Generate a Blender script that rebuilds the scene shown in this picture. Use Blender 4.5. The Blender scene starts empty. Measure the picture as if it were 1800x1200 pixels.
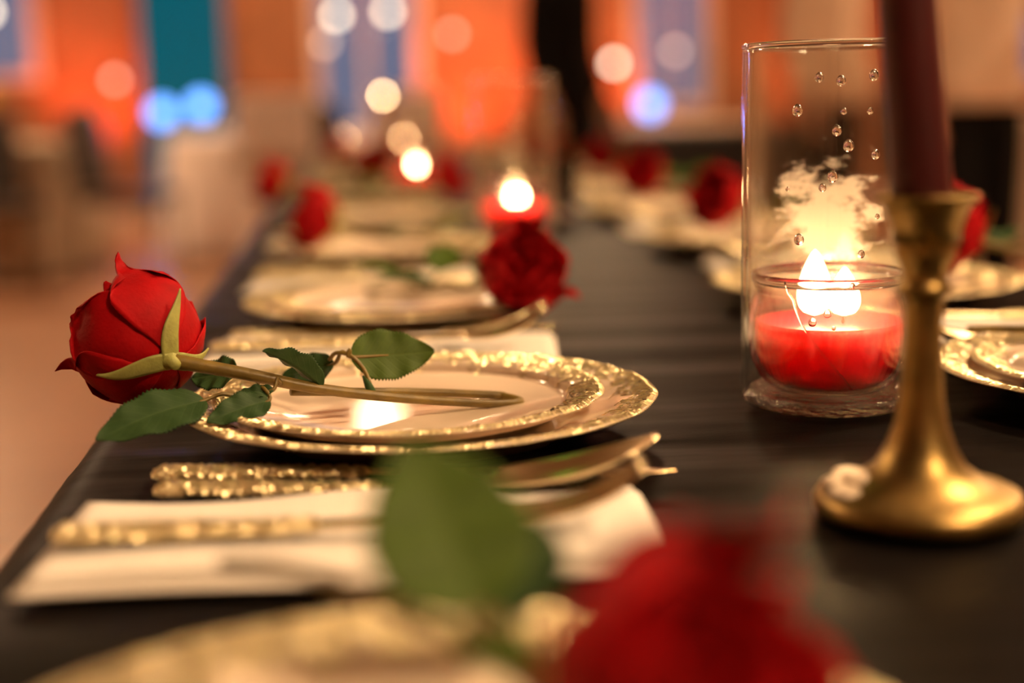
import bpy, math, random
import numpy as np
from mathutils import Vector, Matrix

random.seed(7)
rng = np.random.default_rng(7)
sc = bpy.context.scene
C = sc.collection
R = math.radians
T = 0.75                                   # height of the table top above the floor

# ------------------------------------------------------------------ camera
cam_d = bpy.data.cameras.new('camera')
cam = bpy.data.objects.new('camera', cam_d); C.objects.link(cam)
cam_d.sensor_width = 36.0; cam_d.lens = 50.0; cam_d.clip_start = 0.01; cam_d.clip_end = 100
_right = Vector((0.9937, -0.1098, -0.0224)); _up = Vector((0.0404, 0.1647, 0.9855)); _fwd = Vector((0.1045, 0.9802, -0.1681))
cam.matrix_world = Matrix(((_right.x, _up.x, -_fwd.x, 0), (_right.y, _up.y, -_fwd.y, 0), (_right.z, _up.z, -_fwd.z, T + 0.18), (0, 0, 0, 1)))
cam_d.dof.use_dof = True; cam_d.dof.focus_distance = 0.765; cam_d.dof.aperture_fstop = 2.2
sc.camera = cam
# ------------------------------------------------------------------ world, exposure
w = bpy.data.worlds.new('dusk'); sc.world = w; w.use_nodes = True
w.node_tree.nodes['Background'].inputs[0].default_value = (0.30, 0.33, 0.44, 1)
w.node_tree.nodes['Background'].inputs[1].default_value = 0.6
sc.view_settings.view_transform = 'Standard'; sc.view_settings.look = 'None'
sc.view_settings.gamma = 1.0; sc.view_settings.use_curve_mapping = False
sc.view_settings.exposure = 0.35
sc.cycles.use_denoising = True
sc.cycles.max_bounces = 14; sc.cycles.transparent_max_bounces = 40; sc.cycles.transmission_bounces = 14
sc.cycles.sample_clamp_indirect = 6.0; sc.cycles.caustics_reflective = False; sc.cycles.caustics_refractive = False

WARM = (1.0, 0.66, 0.36)
LAMP_STRENGTH = 135.0          # glow of the ceiling lamps
CANDLE_W = 0.26               # watts of one candle flame

# ------------------------------------------------------------------ helpers: materials
MATS = {}
def nodes_of(name):
    m = bpy.data.materials.new(name); m.use_nodes = True
    nt = m.node_tree
    return m, nt, nt.nodes['Principled BSDF'], nt.nodes['Material Output']
def pbr(name, col, rough=0.5, metal=0.0, var=0.0, vscale=20.0, bump=0.0, bscale=200.0, **kw):
    m, nt, b, out = nodes_of(name)
    b.inputs['Base Color'].default_value = (*col, 1); b.inputs['Roughness'].default_value = rough; b.inputs['Metallic'].default_value = metal
    for k, v in kw.items():
        b.inputs[k.replace('_', ' ')].default_value = v
    tc = nt.nodes.new('ShaderNodeTexCoord')
    if var > 0:
        n = nt.nodes.new('ShaderNodeTexNoise'); n.inputs['Scale'].default_value = vscale; n.inputs['Detail'].default_value = 4
        nt.links.new(tc.outputs['Object'], n.inputs['Vector'])
        r = nt.nodes.new('ShaderNodeValToRGB')
        r.color_ramp.elements[0].position = 0.3; r.color_ramp.elements[1].position = 0.7
        r.color_ramp.elements[0].color = (*[c * (1 - var) for c in col], 1); r.color_ramp.elements[1].color = (*[min(1, c * (1 + var)) for c in col], 1)
        nt.links.new(n.outputs['Fac'], r.inputs['Fac']); nt.links.new(r.outputs['Color'], b.inputs['Base Color'])
    if bump > 0:
        n = nt.nodes.new('ShaderNodeTexNoise'); n.inputs['Scale'].default_value = bscale; n.inputs['Detail'].default_value = 3
        nt.links.new(tc.outputs['Object'], n.inputs['Vector'])
        bp = nt.nodes.new('ShaderNodeBump'); bp.inputs['Strength'].default_value = bump; bp.inputs['Distance'].default_value = 0.001
        nt.links.new(n.outputs['Fac'], bp.inputs['Height']); nt.links.new(bp.outputs['Normal'], b.inputs['Normal'])
    MATS[name] = m
    return m
def emit(name, col, s):
    m, nt, b, out = nodes_of(name)
    e = nt.nodes.new('ShaderNodeEmission'); e.inputs[0].default_value = (*col, 1); e.inputs[1].default_value = s
    nt.links.new(e.outputs[0], out.inputs['Surface']); nt.nodes.remove(b)
    MATS[name] = m
    return m
def math_node(nt, op, a, b=None, clamp=False):
    n = nt.nodes.new('ShaderNodeMath'); n.operation = op; n.use_clamp = clamp
    for i, v in enumerate((a, b)):
        if v is None: continue
        if isinstance(v, (int, float)): n.inputs[i].default_value = v
        else: nt.links.new(v, n.inputs[i])
    return n.outputs[0]
def thin_glass(name, tint=(0.985, 0.985, 0.975), rough=0.0, film=None, f0=0.05, power=2.7):
    """clear thin-walled glass: what lies behind shows straight through, reflections grow towards grazing"""
    m, nt, b, out = nodes_of(name); nt.nodes.remove(b)
    lw = nt.nodes.new('ShaderNodeLayerWeight'); lw.inputs['Blend'].default_value = 0.5
    p = math_node(nt, 'POWER', lw.outputs['Facing'], power)
    fr = math_node(nt, 'ADD', math_node(nt, 'MULTIPLY', p, 0.96 - f0), f0)
    tr = nt.nodes.new('ShaderNodeBsdfTransparent'); tr.inputs[0].default_value = (*tint, 1)
    gl = nt.nodes.new('ShaderNodeBsdfGlossy'); gl.inputs['Roughness'].default_value = rough
    mx = nt.nodes.new('ShaderNodeMixShader')
    nt.links.new(fr, mx.inputs[0]); nt.links.new(tr.outputs[0], mx.inputs[1]); nt.links.new(gl.outputs[0], mx.inputs[2])
    last = mx
    if film:
        mask = film(nt)
        d = nt.nodes.new('ShaderNodeBsdfDiffuse'); d.inputs[0].default_value = (0.9, 0.86, 0.8, 1)
        t2 = nt.nodes.new('ShaderNodeBsdfTranslucent'); t2.inputs[0].default_value = (0.9, 0.86, 0.8, 1)
        dm = nt.nodes.new('ShaderNodeMixShader'); dm.inputs[0].default_value = 0.5
        nt.links.new(d.outputs[0], dm.inputs[1]); nt.links.new(t2.outputs[0], dm.inputs[2])
        m2 = nt.nodes.new('ShaderNodeMixShader')
        nt.links.new(mask, m2.inputs[0]); nt.links.new(mx.outputs[0], m2.inputs[1]); nt.links.new(dm.outputs[0], m2.inputs[2])
        last = m2
    nt.links.new(last.outputs[0], out.inputs['Surface'])
    MATS[name] = m
    return m

# ------------------------------------------------------------------ helpers: meshes
def mesh_of(name, V, F, mat=None, smooth=True, uv=None):
    me = bpy.data.meshes.new(name)
    me.from_pydata([tuple(map(float, v)) for v in V], [], [tuple(map(int, f)) for f in F])
    if smooth: me.polygons.foreach_set('use_smooth', [True] * len(me.polygons))
    if mat is not None: me.materials.append(MATS[mat] if isinstance(mat, str) else mat)
    if uv is not None:
        ul = me.uv_layers.new(name='UVMap')
        li = np.empty(len(me.loops), int); me.loops.foreach_get('vertex_index', li)
        ul.data.foreach_set('uv', np.asarray(uv, float)[li].ravel())
    me.validate(); me.update()
    return me
def obj(name, me, parent=None, loc=None, rot=None, M=None):
    o = bpy.data.objects.new(name, me); C.objects.link(o)
    if parent is not None: o.parent = parent
    if M is not None: o.matrix_local = M
    if loc is not None: o.location = loc
    if rot is not None: o.rotation_euler = rot
    return o
def tag(o, label, cat, group=None):
    o['label'] = label; o['category'] = cat
    if group: o['group'] = group
    return o
def thing(name, label, cat, loc=(0, 0, 0), rotz=0.0, group=None):
    o = bpy.data.objects.new(name, None); C.objects.link(o); o.empty_display_size = 0.02
    o.location = loc; o.rotation_euler = (0, 0, rotz)
    return tag(o, label, cat, group)
def struct(name, me, parent=None, **kw):
    o = obj(name, me, parent, **kw)
    if parent is None: o['kind'] = 'structure'
    return o
def copy_tree(o, parent=None):
    c = o.copy(); C.objects.link(c)
    if parent is not None: c.parent = parent
    for ch in list(o.children): copy_tree(ch, c)
    return c
def copy_thing(o, loc, rotz, label, group=None):
    kids = list(o.children)
    c = o.copy(); C.objects.link(c)
    for k in kids:
        kc = k.copy(); C.objects.link(kc); kc.parent = c
        for g in k.children:
            gc = g.copy(); C.objects.link(gc); gc.parent = kc
    c.location = loc; c.rotation_euler = (0, 0, rotz); c['label'] = label
    if group: c['group'] = group
    return c
def lathe(profile, seg=64, closed=False, rmod=None):
    """profile: list of (r, z); poles where r == 0"""
    V, F, rings = [], [], []
    for j, (r, z) in enumerate(profile):
        if r <= 1e-9:
            V.append((0, 0, z)); rings.append([len(V) - 1])
        else:
            ids = []
            for i in range(seg):
                a = 2 * math.pi * i / seg
                rr = r if rmod is None else rmod(j, r, a)
                V.append((rr * math.cos(a), rr * math.sin(a), z)); ids.append(len(V) - 1)
            rings.append(ids)
    n = len(rings)
    for j in range(n if closed else n - 1):
        A, B = rings[j], rings[(j + 1) % n]
        if len(A) == 1 and len(B) == 1: continue
        for i in range(seg):
            k = (i + 1) % seg
            if len(A) == 1: F.append((A[0], B[k], B[i]))
            elif len(B) == 1: F.append((A[i], A[k], B[0]))
            else: F.append((A[i], A[k], B[k], B[i]))
    return V, F
def tube(pts, radii, seg=10, caps=True):
    P = [Vector(p) for p in pts]; n = len(P)
    if isinstance(radii, (int, float)): radii = [radii] * n
    V, F = [], []
    t0 = (P[1] - P[0]).normalized()
    ref = Vector((0, 0, 1)) if abs(t0.z) < 0.9 else Vector((1, 0, 0))
    nrm = t0.cross(ref).normalized()
    for i in range(n):
        t = (P[min(i + 1, n - 1)] - P[max(i - 1, 0)])
        t = t.normalized() if t.length > 1e-9 else t0
        nrm = (nrm - t * nrm.dot(t)).normalized(); b = t.cross(nrm)
        for k in range(seg):
            a = 2 * math.pi * k / seg
            V.append(P[i] + (nrm * math.cos(a) + b * math.sin(a)) * radii[i])
    for i in range(n - 1):
        for k in range(seg):
            F.append((i * seg + k, i * seg + (k + 1) % seg, (i + 1) * seg + (k + 1) % seg, (i + 1) * seg + k))
    if caps:
        F.append(tuple(range(seg - 1, -1, -1))); F.append(tuple((n - 1) * seg + k for k in range(seg)))
    return V, F
def spline(pts, n=24):
    """Catmull-Rom through the points"""
    P = np.array(pts, float); P = np.vstack([2 * P[0] - P[1], P, 2 * P[-1] - P[-2]])
    out = []
    segs = len(P) - 3
    for s in np.linspace(0, segs - 1e-6, n):
        i = int(s); t = s - i
        a, b, c, d = P[i:i + 4]
        out.append(0.5 * ((2 * b) + (-a + c) * t + (2 * a - 5 * b + 4 * c - d) * t * t + (-a + 3 * b - 3 * c + d) * t ** 3))
    return [Vector(o) for o in out]
def box(x0, x1, y0, y1, z0, z1):
    V = [(x, y, z) for z in (z0, z1) for y in (y0, y1) for x in (x0, x1)]
    F = [(0, 2, 3, 1), (4, 5, 7, 6), (0, 1, 5, 4), (2, 6, 7, 3), (0, 4, 6, 2), (1, 3, 7, 5)]
    return V, F
def rbox(x0, x1, y0, y1, z0, z1, b=0.004):
    """box with bevelled edges"""
    import bmesh
    bm = bmesh.new(); V, F = box(x0, x1, y0, y1, z0, z1)
    vs = [bm.verts.new(v) for v in V]
    for f in F: bm.faces.new([vs[i] for i in f])
    bmesh.ops.bevel(bm, geom=list(bm.edges), offset=b, segments=2, affect='EDGES', profile=0.5)
    bm.verts.index_update()
    V = [tuple(v.co) for v in bm.verts]; F = [tuple(v.index for v in f.verts) for f in bm.faces]
    bm.free()
    return V, F
def join(*parts):
    V, F = [], []
    for v, f in parts:
        o = len(V); V += list(v); F += [tuple(i + o for i in q) for q in f]
    return V, F
def grid_solid(P, t, wrap=False):
    """a sheet given as an (n, m, 3) grid, thickened by t; returns V, F, uv"""
    P = np.asarray(P, float); n, m, _ = P.shape
    du = np.gradient(P, axis=0); dv = np.gradient(P, axis=1)
    N = np.cross(du, dv); L = np.linalg.norm(N, axis=2, keepdims=True); N = N / np.maximum(L, 1e-12)
    V = np.concatenate([(P + N * t / 2).reshape(-1, 3), (P - N * t / 2).reshape(-1, 3)])
    uu, vv = np.meshgrid(np.linspace(0, 1, n), np.linspace(0, 1, m), indexing='ij')
    uv = np.stack([vv.ravel(), uu.ravel()], 1); uv = np.concatenate([uv, uv])
    F = []; o = n * m
    for i in range(n - 1):
        for j in range(m - 1):
            a, b, c, d = i * m + j, i * m + j + 1, (i + 1) * m + j + 1, (i + 1) * m + j
            F.append((a, d, c, b)); F.append((a + o, b + o, c + o, d + o))
    for i in range(n - 1):
        for j, s in ((0, 1), (m - 1, -1)):
            a, d = i * m + j, (i + 1) * m + j
            F.append((a, a + o, d + o, d) if s > 0 else (d, d + o, a + o, a))
    for j in range(m - 1):
        for i, s in ((0, 1), (n - 1, -1)):
            a, d = i * m + j, i * m + j + 1
            F.append((d, d + o, a + o, a) if s > 0 else (a, a + o, d + o, d))
    return V, F, uv
def frame_from(axis, roll=0.0, hint=(0, 0, 1)):
    """matrix taking +Z to axis"""
    z = Vector(axis).normalized(); h = Vector(hint)
    if abs(z.dot(h.normalized())) > 0.95: h = Vector((1, 0, 0))
    x = h.cross(z).normalized(); y = z.cross(x)
    M = Matrix(((x.x, y.x, z.x, 0), (x.y, y.y, z.y, 0), (x.z, y.z, z.z, 0), (0, 0, 0, 1)))
    return M @ Matrix.Rotation(roll, 4, 'Z')
def point_light(name, loc, col, watts, size=0.01):
    l = bpy.data.lights.new(name, 'POINT'); l.color = col; l.energy = watts; l.shadow_soft_size = size
    o = bpy.data.objects.new(name, l); C.objects.link(o); o.location = loc
    return o

# ------------------------------------------------------------------ materials
def cloth_material():
    m, nt, b, out = nodes_of('black_tablecloth')
    b.inputs['Base Color'].default_value = (0.0045, 0.0032, 0.0026, 1); b.inputs['Roughness'].default_value = 0.46; b.inputs['Specular IOR Level'].default_value = 0.05
    b.inputs['Sheen Weight'].default_value = 0.0; b.inputs['Sheen Roughness'].default_value = 0.22; b.inputs['Sheen Tint'].default_value = (1, 0.78, 0.58, 1)
    tc = nt.nodes.new('ShaderNodeTexCoord'); mp = nt.nodes.new('ShaderNodeMapping'); mp.inputs['Scale'].default_value = (3, 13, 8)
    n1 = nt.nodes.new('ShaderNodeTexNoise'); n1.inputs['Scale'].default_value = 1.6; n1.inputs['Detail'].default_value = 2.5
    nt.links.new(tc.outputs['Object'], mp.inputs['Vector']); nt.links.new(mp.outputs['Vector'], n1.inputs['Vector'])
    n2 = nt.nodes.new('ShaderNodeTexNoise'); n2.inputs['Scale'].default_value = 900
    nt.links.new(tc.outputs['Object'], n2.inputs['Vector'])
    b1 = nt.nodes.new('ShaderNodeBump'); b1.inputs['Strength'].default_value = 0.5; b1.inputs['Distance'].default_value = 0.005
    b2 = nt.nodes.new('ShaderNodeBump'); b2.inputs['Strength'].default_value = 0.25; b2.inputs['Distance'].default_value = 0.0004
    nt.links.new(n1.outputs['Fac'], b1.inputs['Height']); nt.links.new(n2.outputs['Fac'], b2.inputs['Height'])
    nt.links.new(b1.outputs['Normal'], b2.inputs['Normal']); nt.links.new(b2.outputs['Normal'], b.inputs['Normal'])
    MATS['black_tablecloth'] = m
cloth_material()
pbr('plate_cream', (0.86, 0.70, 0.54), 0.13, var=0.03, vscale=8, Coat_Weight=0.6, Coat_Roughness=0.04)
pbr('gold_glitter', (1.0, 0.80, 0.47), 0.40, 1.0, var=0.12, vscale=250)
pbr('gold_polished', (1.0, 0.80, 0.50), 0.26, 1.0, var=0.05, vscale=40)
pbr('napkin_white', (0.86, 0.80, 0.72), 0.85, var=0.03, vscale=30, bump=0.25, bscale=600)
pbr('petal_red', (0.37, 0.002, 0.0045), 0.65, var=0.22, vscale=60, bump=0.3, bscale=420, Specular_IOR_Level=0.12)
pbr('sepal_green', (0.33, 0.34, 0.09), 0.6, var=0.2, vscale=120, bump=0.3, bscale=500)
pbr('stem_olive', (0.17, 0.115, 0.022), 0.42, var=0.35, vscale=70, bump=0.2, bscale=400)
pbr('brass_old', (0.31, 0.205, 0.070), 0.40, 1.0, var=0.35, vscale=45, bump=0.15, bscale=150)
pbr('candle_red', (0.060, 0.002, 0.004), 0.45, var=0.15, vscale=30, Subsurface_Weight=0.25, Subsurface_Radius=(0.01, 0.002, 0.002), Subsurface_Scale=0.6)
pbr('wax_red', (0.74, 0.016, 0.045), 0.35, var=0.08, vscale=60, Subsurface_Weight=1.0, Subsurface_Radius=(1.0, 0.12, 0.14), Subsurface_Scale=0.040)
pbr('wax_drip', (0.85, 0.70, 0.52), 0.4, var=0.08, vscale=80)
pbr('wick_black', (0.02, 0.015, 0.01), 0.9, var=0.3, vscale=300)
emit('flame', (1.0, 0.62, 0.27), 45.0)
emit('flame_far', (1.0, 0.62, 0.30), 70.0)
emit('flame_dim', (1.0, 0.55, 0.25), 60.0)
pbr('clear_glass', (1, 1, 1), 0.0, Transmission_Weight=1.0, IOR=1.46)
def film_glow_mask(nt):
    tc = nt.nodes.new('ShaderNodeTexCoord')
    mp = nt.nodes.new('ShaderNodeMapping'); mp.inputs['Scale'].default_value = (46, 46, 95)
    n = nt.nodes.new('ShaderNodeTexNoise'); n.inputs['Scale'].default_value = 1.0; n.inputs['Detail'].default_value = 7; n.inputs['Roughness'].default_value = 0.70
    nt.links.new(tc.outputs['Object'], mp.inputs['Vector']); nt.links.new(mp.outputs['Vector'], n.inputs['Vector'])
    # one big patch above the flame, a sparse scatter of small ones elsewhere
    mp2 = nt.nodes.new('ShaderNodeMapping'); mp2.vector_type = 'POINT'
    mp2.inputs['Location'].default_value = (-0.35, -1.05, -2.25); mp2.inputs['Scale'].default_value = (27, 24, 22)
    nt.links.new(tc.outputs['Object'], mp2.inputs['Vector'])
    ln = nt.nodes.new('ShaderNodeVectorMath'); ln.operation = 'LENGTH'; nt.links.new(mp2.outputs['Vector'], ln.inputs[0])
    fall = math_node(nt, 'SUBTRACT', 1.0, ln.outputs['Value'])
    fall = math_node(nt, 'MAXIMUM', fall, -0.26)
    s = math_node(nt, 'ADD', n.outputs['Fac'], math_node(nt, 'MULTIPLY', fall, 0.38))
    s = math_node(nt, 'MULTIPLY', math_node(nt, 'SUBTRACT', s, 0.60), 9.0, clamp=True)
    s = math_node(nt, 'MULTIPLY', s, 0.68)
    # soft haze put into the glass colour for the flame's bloom
    mp3 = nt.nodes.new('ShaderNodeMapping'); mp3.inputs['Location'].default_value = (0.1, 0, -2.15); mp3.inputs['Scale'].default_value = (34, 8, 34)
    nt.links.new(tc.outputs['Object'], mp3.inputs['Vector'])
    l3 = nt.nodes.new('ShaderNodeVectorMath'); l3.operation = 'LENGTH'; nt.links.new(mp3.outputs['Vector'], l3.inputs[0])
    glow_haze = math_node(nt, 'MULTIPLY', math_node(nt, 'SUBTRACT', 1.0, l3.outputs['Value'], clamp=True), 0.26)
    return math_node(nt, 'MAXIMUM', s, glow_haze)
thin_glass('vase_glass', film=film_glow_mask)
thin_glass('vase_glass_clean')
thin_glass('jar_glass', tint=(0.992, 0.985, 0.98), rough=0.03, f0=0.05, power=3.0)
def base_glass():
    m = thin_glass('base_glass', tint=(0.97, 0.97, 0.95), rough=0.04, f0=0.13, power=2.2); nt = m.node_tree
    tc = nt.nodes.new('ShaderNodeTexCoord'); n = nt.nodes.new('ShaderNodeTexNoise'); n.inputs['Scale'].default_value = 170
    bp = nt.nodes.new('ShaderNodeBump'); bp.inputs['Strength'].default_value = 1.0; bp.inputs['Distance'].default_value = 0.004
    nt.links.new(tc.outputs['Object'], n.inputs['Vector']); nt.links.new(n.outputs['Fac'], bp.inputs['Height'])
    g = [q for q in nt.nodes if q.type == 'BSDF_GLOSSY'][0]; nt.links.new(bp.outputs['Normal'], g.inputs['Normal'])
base_glass()
def leaf_material(name, c0, c1):
    m, nt, b, out = nodes_of(name)
    b.inputs['Roughness'].default_value = 0.55; b.inputs['Specular IOR Level'].default_value = 0.15
    tc = nt.nodes.new('ShaderNodeTexCoord'); sp = nt.nodes.new('ShaderNodeSeparateXYZ'); nt.links.new(tc.outputs['UV'], sp.inputs[0])
    u = math_node(nt, 'ABSOLUTE', math_node(nt, 'SUBTRACT', sp.outputs[0], 0.5))
    s = math_node(nt, 'SUBTRACT', sp.outputs[1], math_node(nt, 'MULTIPLY', u, 0.55))
    fr = math_node(nt, 'FRACT', math_node(nt, 'MULTIPLY', s, 9.0))
    v = math_node(nt, 'ABSOLUTE', math_node(nt, 'SUBTRACT', fr, 0.5))
    vein = math_node(nt, 'SUBTRACT', 1.0, math_node(nt, 'MULTIPLY', v, 9.0), clamp=True)
    mid = math_node(nt, 'SUBTRACT', 1.0, math_node(nt, 'MULTIPLY', u, 22.0), clamp=True)
    vm = math_node(nt, 'MAXIMUM', math_node(nt, 'MULTIPLY', vein, 0.32), math_node(nt, 'MULTIPLY', mid, 0.6))
    n = nt.nodes.new('ShaderNodeTexNoise'); n.inputs['Scale'].default_value = 220; n.inputs['Detail'].default_value = 3
    nt.links.new(tc.outputs['Object'], n.inputs['Vector'])
    mixc = nt.nodes.new('ShaderNodeMix'); mixc.data_type = 'RGBA'
    mixc.inputs[6].default_value = (*c0, 1); mixc.inputs[7].default_value = (*c1, 1)
    f = math_node(nt, 'ADD', math_node(nt, 'MULTIPLY', vm, 0.45), math_node(nt, 'MULTIPLY', n.outputs['Fac'], 0.4), clamp=True)
    nt.links.new(f, mixc.inputs[0]); nt.links.new(mixc.outputs[2], b.inputs['Base Color'])
    bp = nt.nodes.new('ShaderNodeBump'); bp.inputs['Strength'].default_value = 0.45; bp.inputs['Distance'].default_value = 0.0007
    hh = math_node(nt, 'SUBTRACT', math_node(nt, 'MULTIPLY', n.outputs['Fac'], 0.5), vm)
    nt.links.new(hh, bp.inputs['Height']); nt.links.new(bp.outputs['Normal'], b.inputs['Normal'])
    MATS[name] = m
leaf_material('leaf_dark', (0.018, 0.048, 0.014), (0.065, 0.115, 0.034))
leaf_material('leaf_light', (0.048, 0.088, 0.010), (0.10, 0.15, 0.022))
# room
def floor_material():
    m, nt, b, out = nodes_of('floor_wood')
    tc = nt.nodes.new('ShaderNodeTexCoord'); br = nt.nodes.new('ShaderNodeTexBrick')
    br.inputs['Scale'].default_value = 1.0; br.inputs['Brick Width'].default_value = 1.4; br.inputs['Row Height'].default_value = 0.16; br.inputs['Mortar Size'].default_value = 0.004
    br.inputs['Color1'].default_value = (0.36, 0.17, 0.09, 1); br.inputs['Color2'].default_value = (0.44, 0.22, 0.12, 1); br.inputs['Mortar'].default_value = (0.12, 0.05, 0.03, 1)
    nt.links.new(tc.outputs['Object'], br.inputs['Vector']); nt.links.new(br.outputs['Color'], b.inputs['Base Color'])
    b.inputs['Roughness'].default_value = 0.38
    MATS['floor_wood'] = m
floor_material()
pbr('wall_wood', (0.28, 0.095, 0.033), 0.55, var=0.2, vscale=3)
pbr('wall_plain', (0.55, 0.36, 0.22), 0.8, var=0.06, vscale=3)
pbr('bounce_cream', (0.82, 0.66, 0.50), 0.8, var=0.05, vscale=3)
pbr('ceiling_paint', (0.22, 0.17, 0.13), 0.9, var=0.04, vscale=3)
pbr('trim_pale', (0.62, 0.42, 0.33), 0.6, var=0.06, vscale=6)
thin_glass('pane_clear', tint=(0.80, 0.82, 0.9), rough=0.05)
thin_glass('pane_teal', tint=(0.10, 0.66, 0.66), rough=0.05)
pbr('linen_cream', (0.46, 0.34, 0.24), 0.85, var=0.06, vscale=12, bump=0.3, bscale=60)
pbr('linen_white', (0.78, 0.66, 0.62), 0.85, var=0.06, vscale=12, bump=0.3, bscale=60)
pbr('linen_black', (0.012, 0.010, 0.010), 0.8, var=0.2, vscale=12, bump=0.3, bscale=60)
pbr('chair_dark', (0.035, 0.022, 0.016), 0.5, var=0.2, vscale=20)
pbr('chair_leg_metal', (0.25, 0.19, 0.12), 0.35, 0.9, var=0.1, vscale=30)
pbr('skin', (0.45, 0.22, 0.13), 0.5, var=0.08, vscale=20, Subsurface_Weight=0.1)
pbr('shirt_pale', (0.72, 0.52, 0.38), 0.85, var=0.06, vscale=10)
pbr('cloth_black', (0.006, 0.005, 0.005), 0.85, var=0.2, vscale=10, Specular_IOR_Level=0.1)
pbr('hair_dark', (0.02, 0.012, 0.008), 0.6, var=0.3, vscale=60)
pbr('lips', (0.35, 0.10, 0.08), 0.45, var=0.05)
pbr('eye_white', (0.8, 0.78, 0.75), 0.2, var=0.02)
pbr('housing_black', (0.02, 0.02, 0.022), 0.5, var=0.2, vscale=30)
pbr('flower_yellow', (0.75, 0.45, 0.05), 0.7, var=0.2, vscale=40)
pbr('lamp_metal', (0.45, 0.36, 0.25), 0.4, 0.9, var=0.08, vscale=20)
emit('lamp_diffuser', WARM, LAMP_STRENGTH)
emit('led_blue', (0.15, 0.36, 1.0), 4.0)
emit('led_amber', (1.0, 0.25, 0.08), 12.0)
emit('led_green', (0.12, 1.0, 0.10), 5.0)
emit('bulb_white', (1.0, 0.80, 0.58), 9.0)
emit('bulb_dim', (1.0, 0.62, 0.42), 3.5)

# ------------------------------------------------------------------ the room
X0, X1, Y0, Y1, ZC = -4.2, 6.6, -4.0, 11.3, 3.2
struct('floor', mesh_of('floor', *box(X0 - .2, X1 + .2, Y0 - .2, Y1 + .2, -0.1, 0), 'floor_wood', False))
struct('ceiling', mesh_of('ceiling', *box(X0 - .2, X1 + .2, Y0 - .2, Y1 + .2, ZC, ZC + 0.1), 'ceiling_paint', False))
struct('wall_left', mesh_of('wall_left', *box(X0 - .15, X0, Y0 - .15, Y1 + .15, 0, ZC), 'wall_plain', False))
struct('wall_right', mesh_of('wall_right', *box(X1, X1 + .15, Y0 - .15, Y1 + .15, 0, ZC), 'wall_plain', False))
struct('wall_front', mesh_of('wall_front', *box(X0, X1, Y0 - .15, Y0, 0, ZC), 'wall_plain', False))
# back wall with openings: (x0, x1, z0, z1)
OPEN = [(-3.7, -2.32, 1.12, 2.5), (-1.64, -0.90, 0.0, 2.3), (-0.30, 0.56, 0.62, 2.5), (2.20, 2.86, 0.80, 2.5), (4.95, 5.9, 0.95, 2.5)]
parts = []; x = X0
for (a, b, z0, z1) in OPEN:
    parts.append(box(x, a, Y1, Y1 + .15, 0, ZC))
    if z0 > 0: parts.append(box(a, b, Y1, Y1 + .15, 0, z0))
    parts.append(box(a, b, Y1, Y1 + .15, z1, ZC)); x = b
parts.append(box(x, X1, Y1, Y1 + .15, 0, ZC))
wall = struct('wall_back', mesh_of('wall_back', *join(*parts), 'wall_wood', False))
# raised wooden panels on the piers
for (a, b) in ((-2.26, -1.72), (-0.84, -0.38), (0.66, 1.28), (1.36, 2.12), (2.94, 3.46), (3.54, 4.10), (4.18, 4.84)):
    obj('panel', mesh_of('panel', *rbox(a, b, Y1 - .03, Y1 - .001, 0.16, 1.86, 0.01), 'wall_wood', False), wall)
obj('bounce_band', mesh_of('bounce_band', *join(*[box(a, b, Y1 - .02, Y1 - .001, z, ZC) for a, b, z in [(X0, -3.7, 1.95), (-3.7, -2.32, 2.5), (-2.32, -1.64, 1.95), (-1.64, -.90, 2.3), (-.90, -.30, 1.95), (-.30, .56, 2.5), (.56, 2.20, 1.95), (2.20, 2.86, 2.5), (2.86, 4.95, 1.95), (4.95, 5.9, 2.5), (5.9, X1, 1.95)]]), 'bounce_cream', False), wall)  # unseen pale band, added to bounce light onto the far tablecloth
struct('baseboard_back', mesh_of('baseboard_back', *join(*[box(a, b, Y1 - .045, Y1 - .031, 0, .14) for a, b in ((X0, -1.66), (-0.88, X1))]), 'trim_pale', False))
k = 0
for i, (a, b, z0, z1) in enumerate(OPEN):
    t = 0.07 if z0 > 0 else 0.04
    fr = join(box(a, a + t, Y1 - .04, Y1 + .1, z0, z1), box(b - t, b, Y1 - .04, Y1 + .1, z0, z1), box(a + t, b - t, Y1 - .04, Y1 + .1, z1 - t, z1), box(a + t, b - t, Y1 - .04, Y1 + .1, z0, z0 + (t if z0 > 0 else .12)))
    nm = 'door_1' if z0 == 0 else 'window_%d' % (i + 1 if i == 0 else i)
    wo = struct(nm, mesh_of(nm, *fr, 'trim_pale' if z0 > 0 else 'wall_wood', False))
    tint = 'pane_teal' if z0 == 0 else 'pane_clear'
    xm = (a + b) / 2
    if z0 > 0:
        obj('mullion', mesh_of('mullion', *box(xm - .02, xm + .02, Y1 + .01, Y1 + .06, z0 + t, z1 - t), 'trim_pale', False), wo)
        for (p, q) in ((a + t, xm - .02), (xm + .02, b - t)):
            obj('pane', mesh_of('pane', *box(p, q, Y1 + .03, Y1 + .036, z0 + t, z1 - t), tint, False), wo)
    else:
        obj('pane', mesh_of('pane', *box(a + t, b - t, Y1 + .03, Y1 + .036, .12, z1 - t), tint, False), wo)
        obj('door_handle', mesh_of('door_handle', *tube([(b - .1, Y1 - .01, .95), (b - .1, Y1 - .06, .95), (b - .22, Y1 - .06, .95)], .01), 'lamp_metal'), wo)

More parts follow.
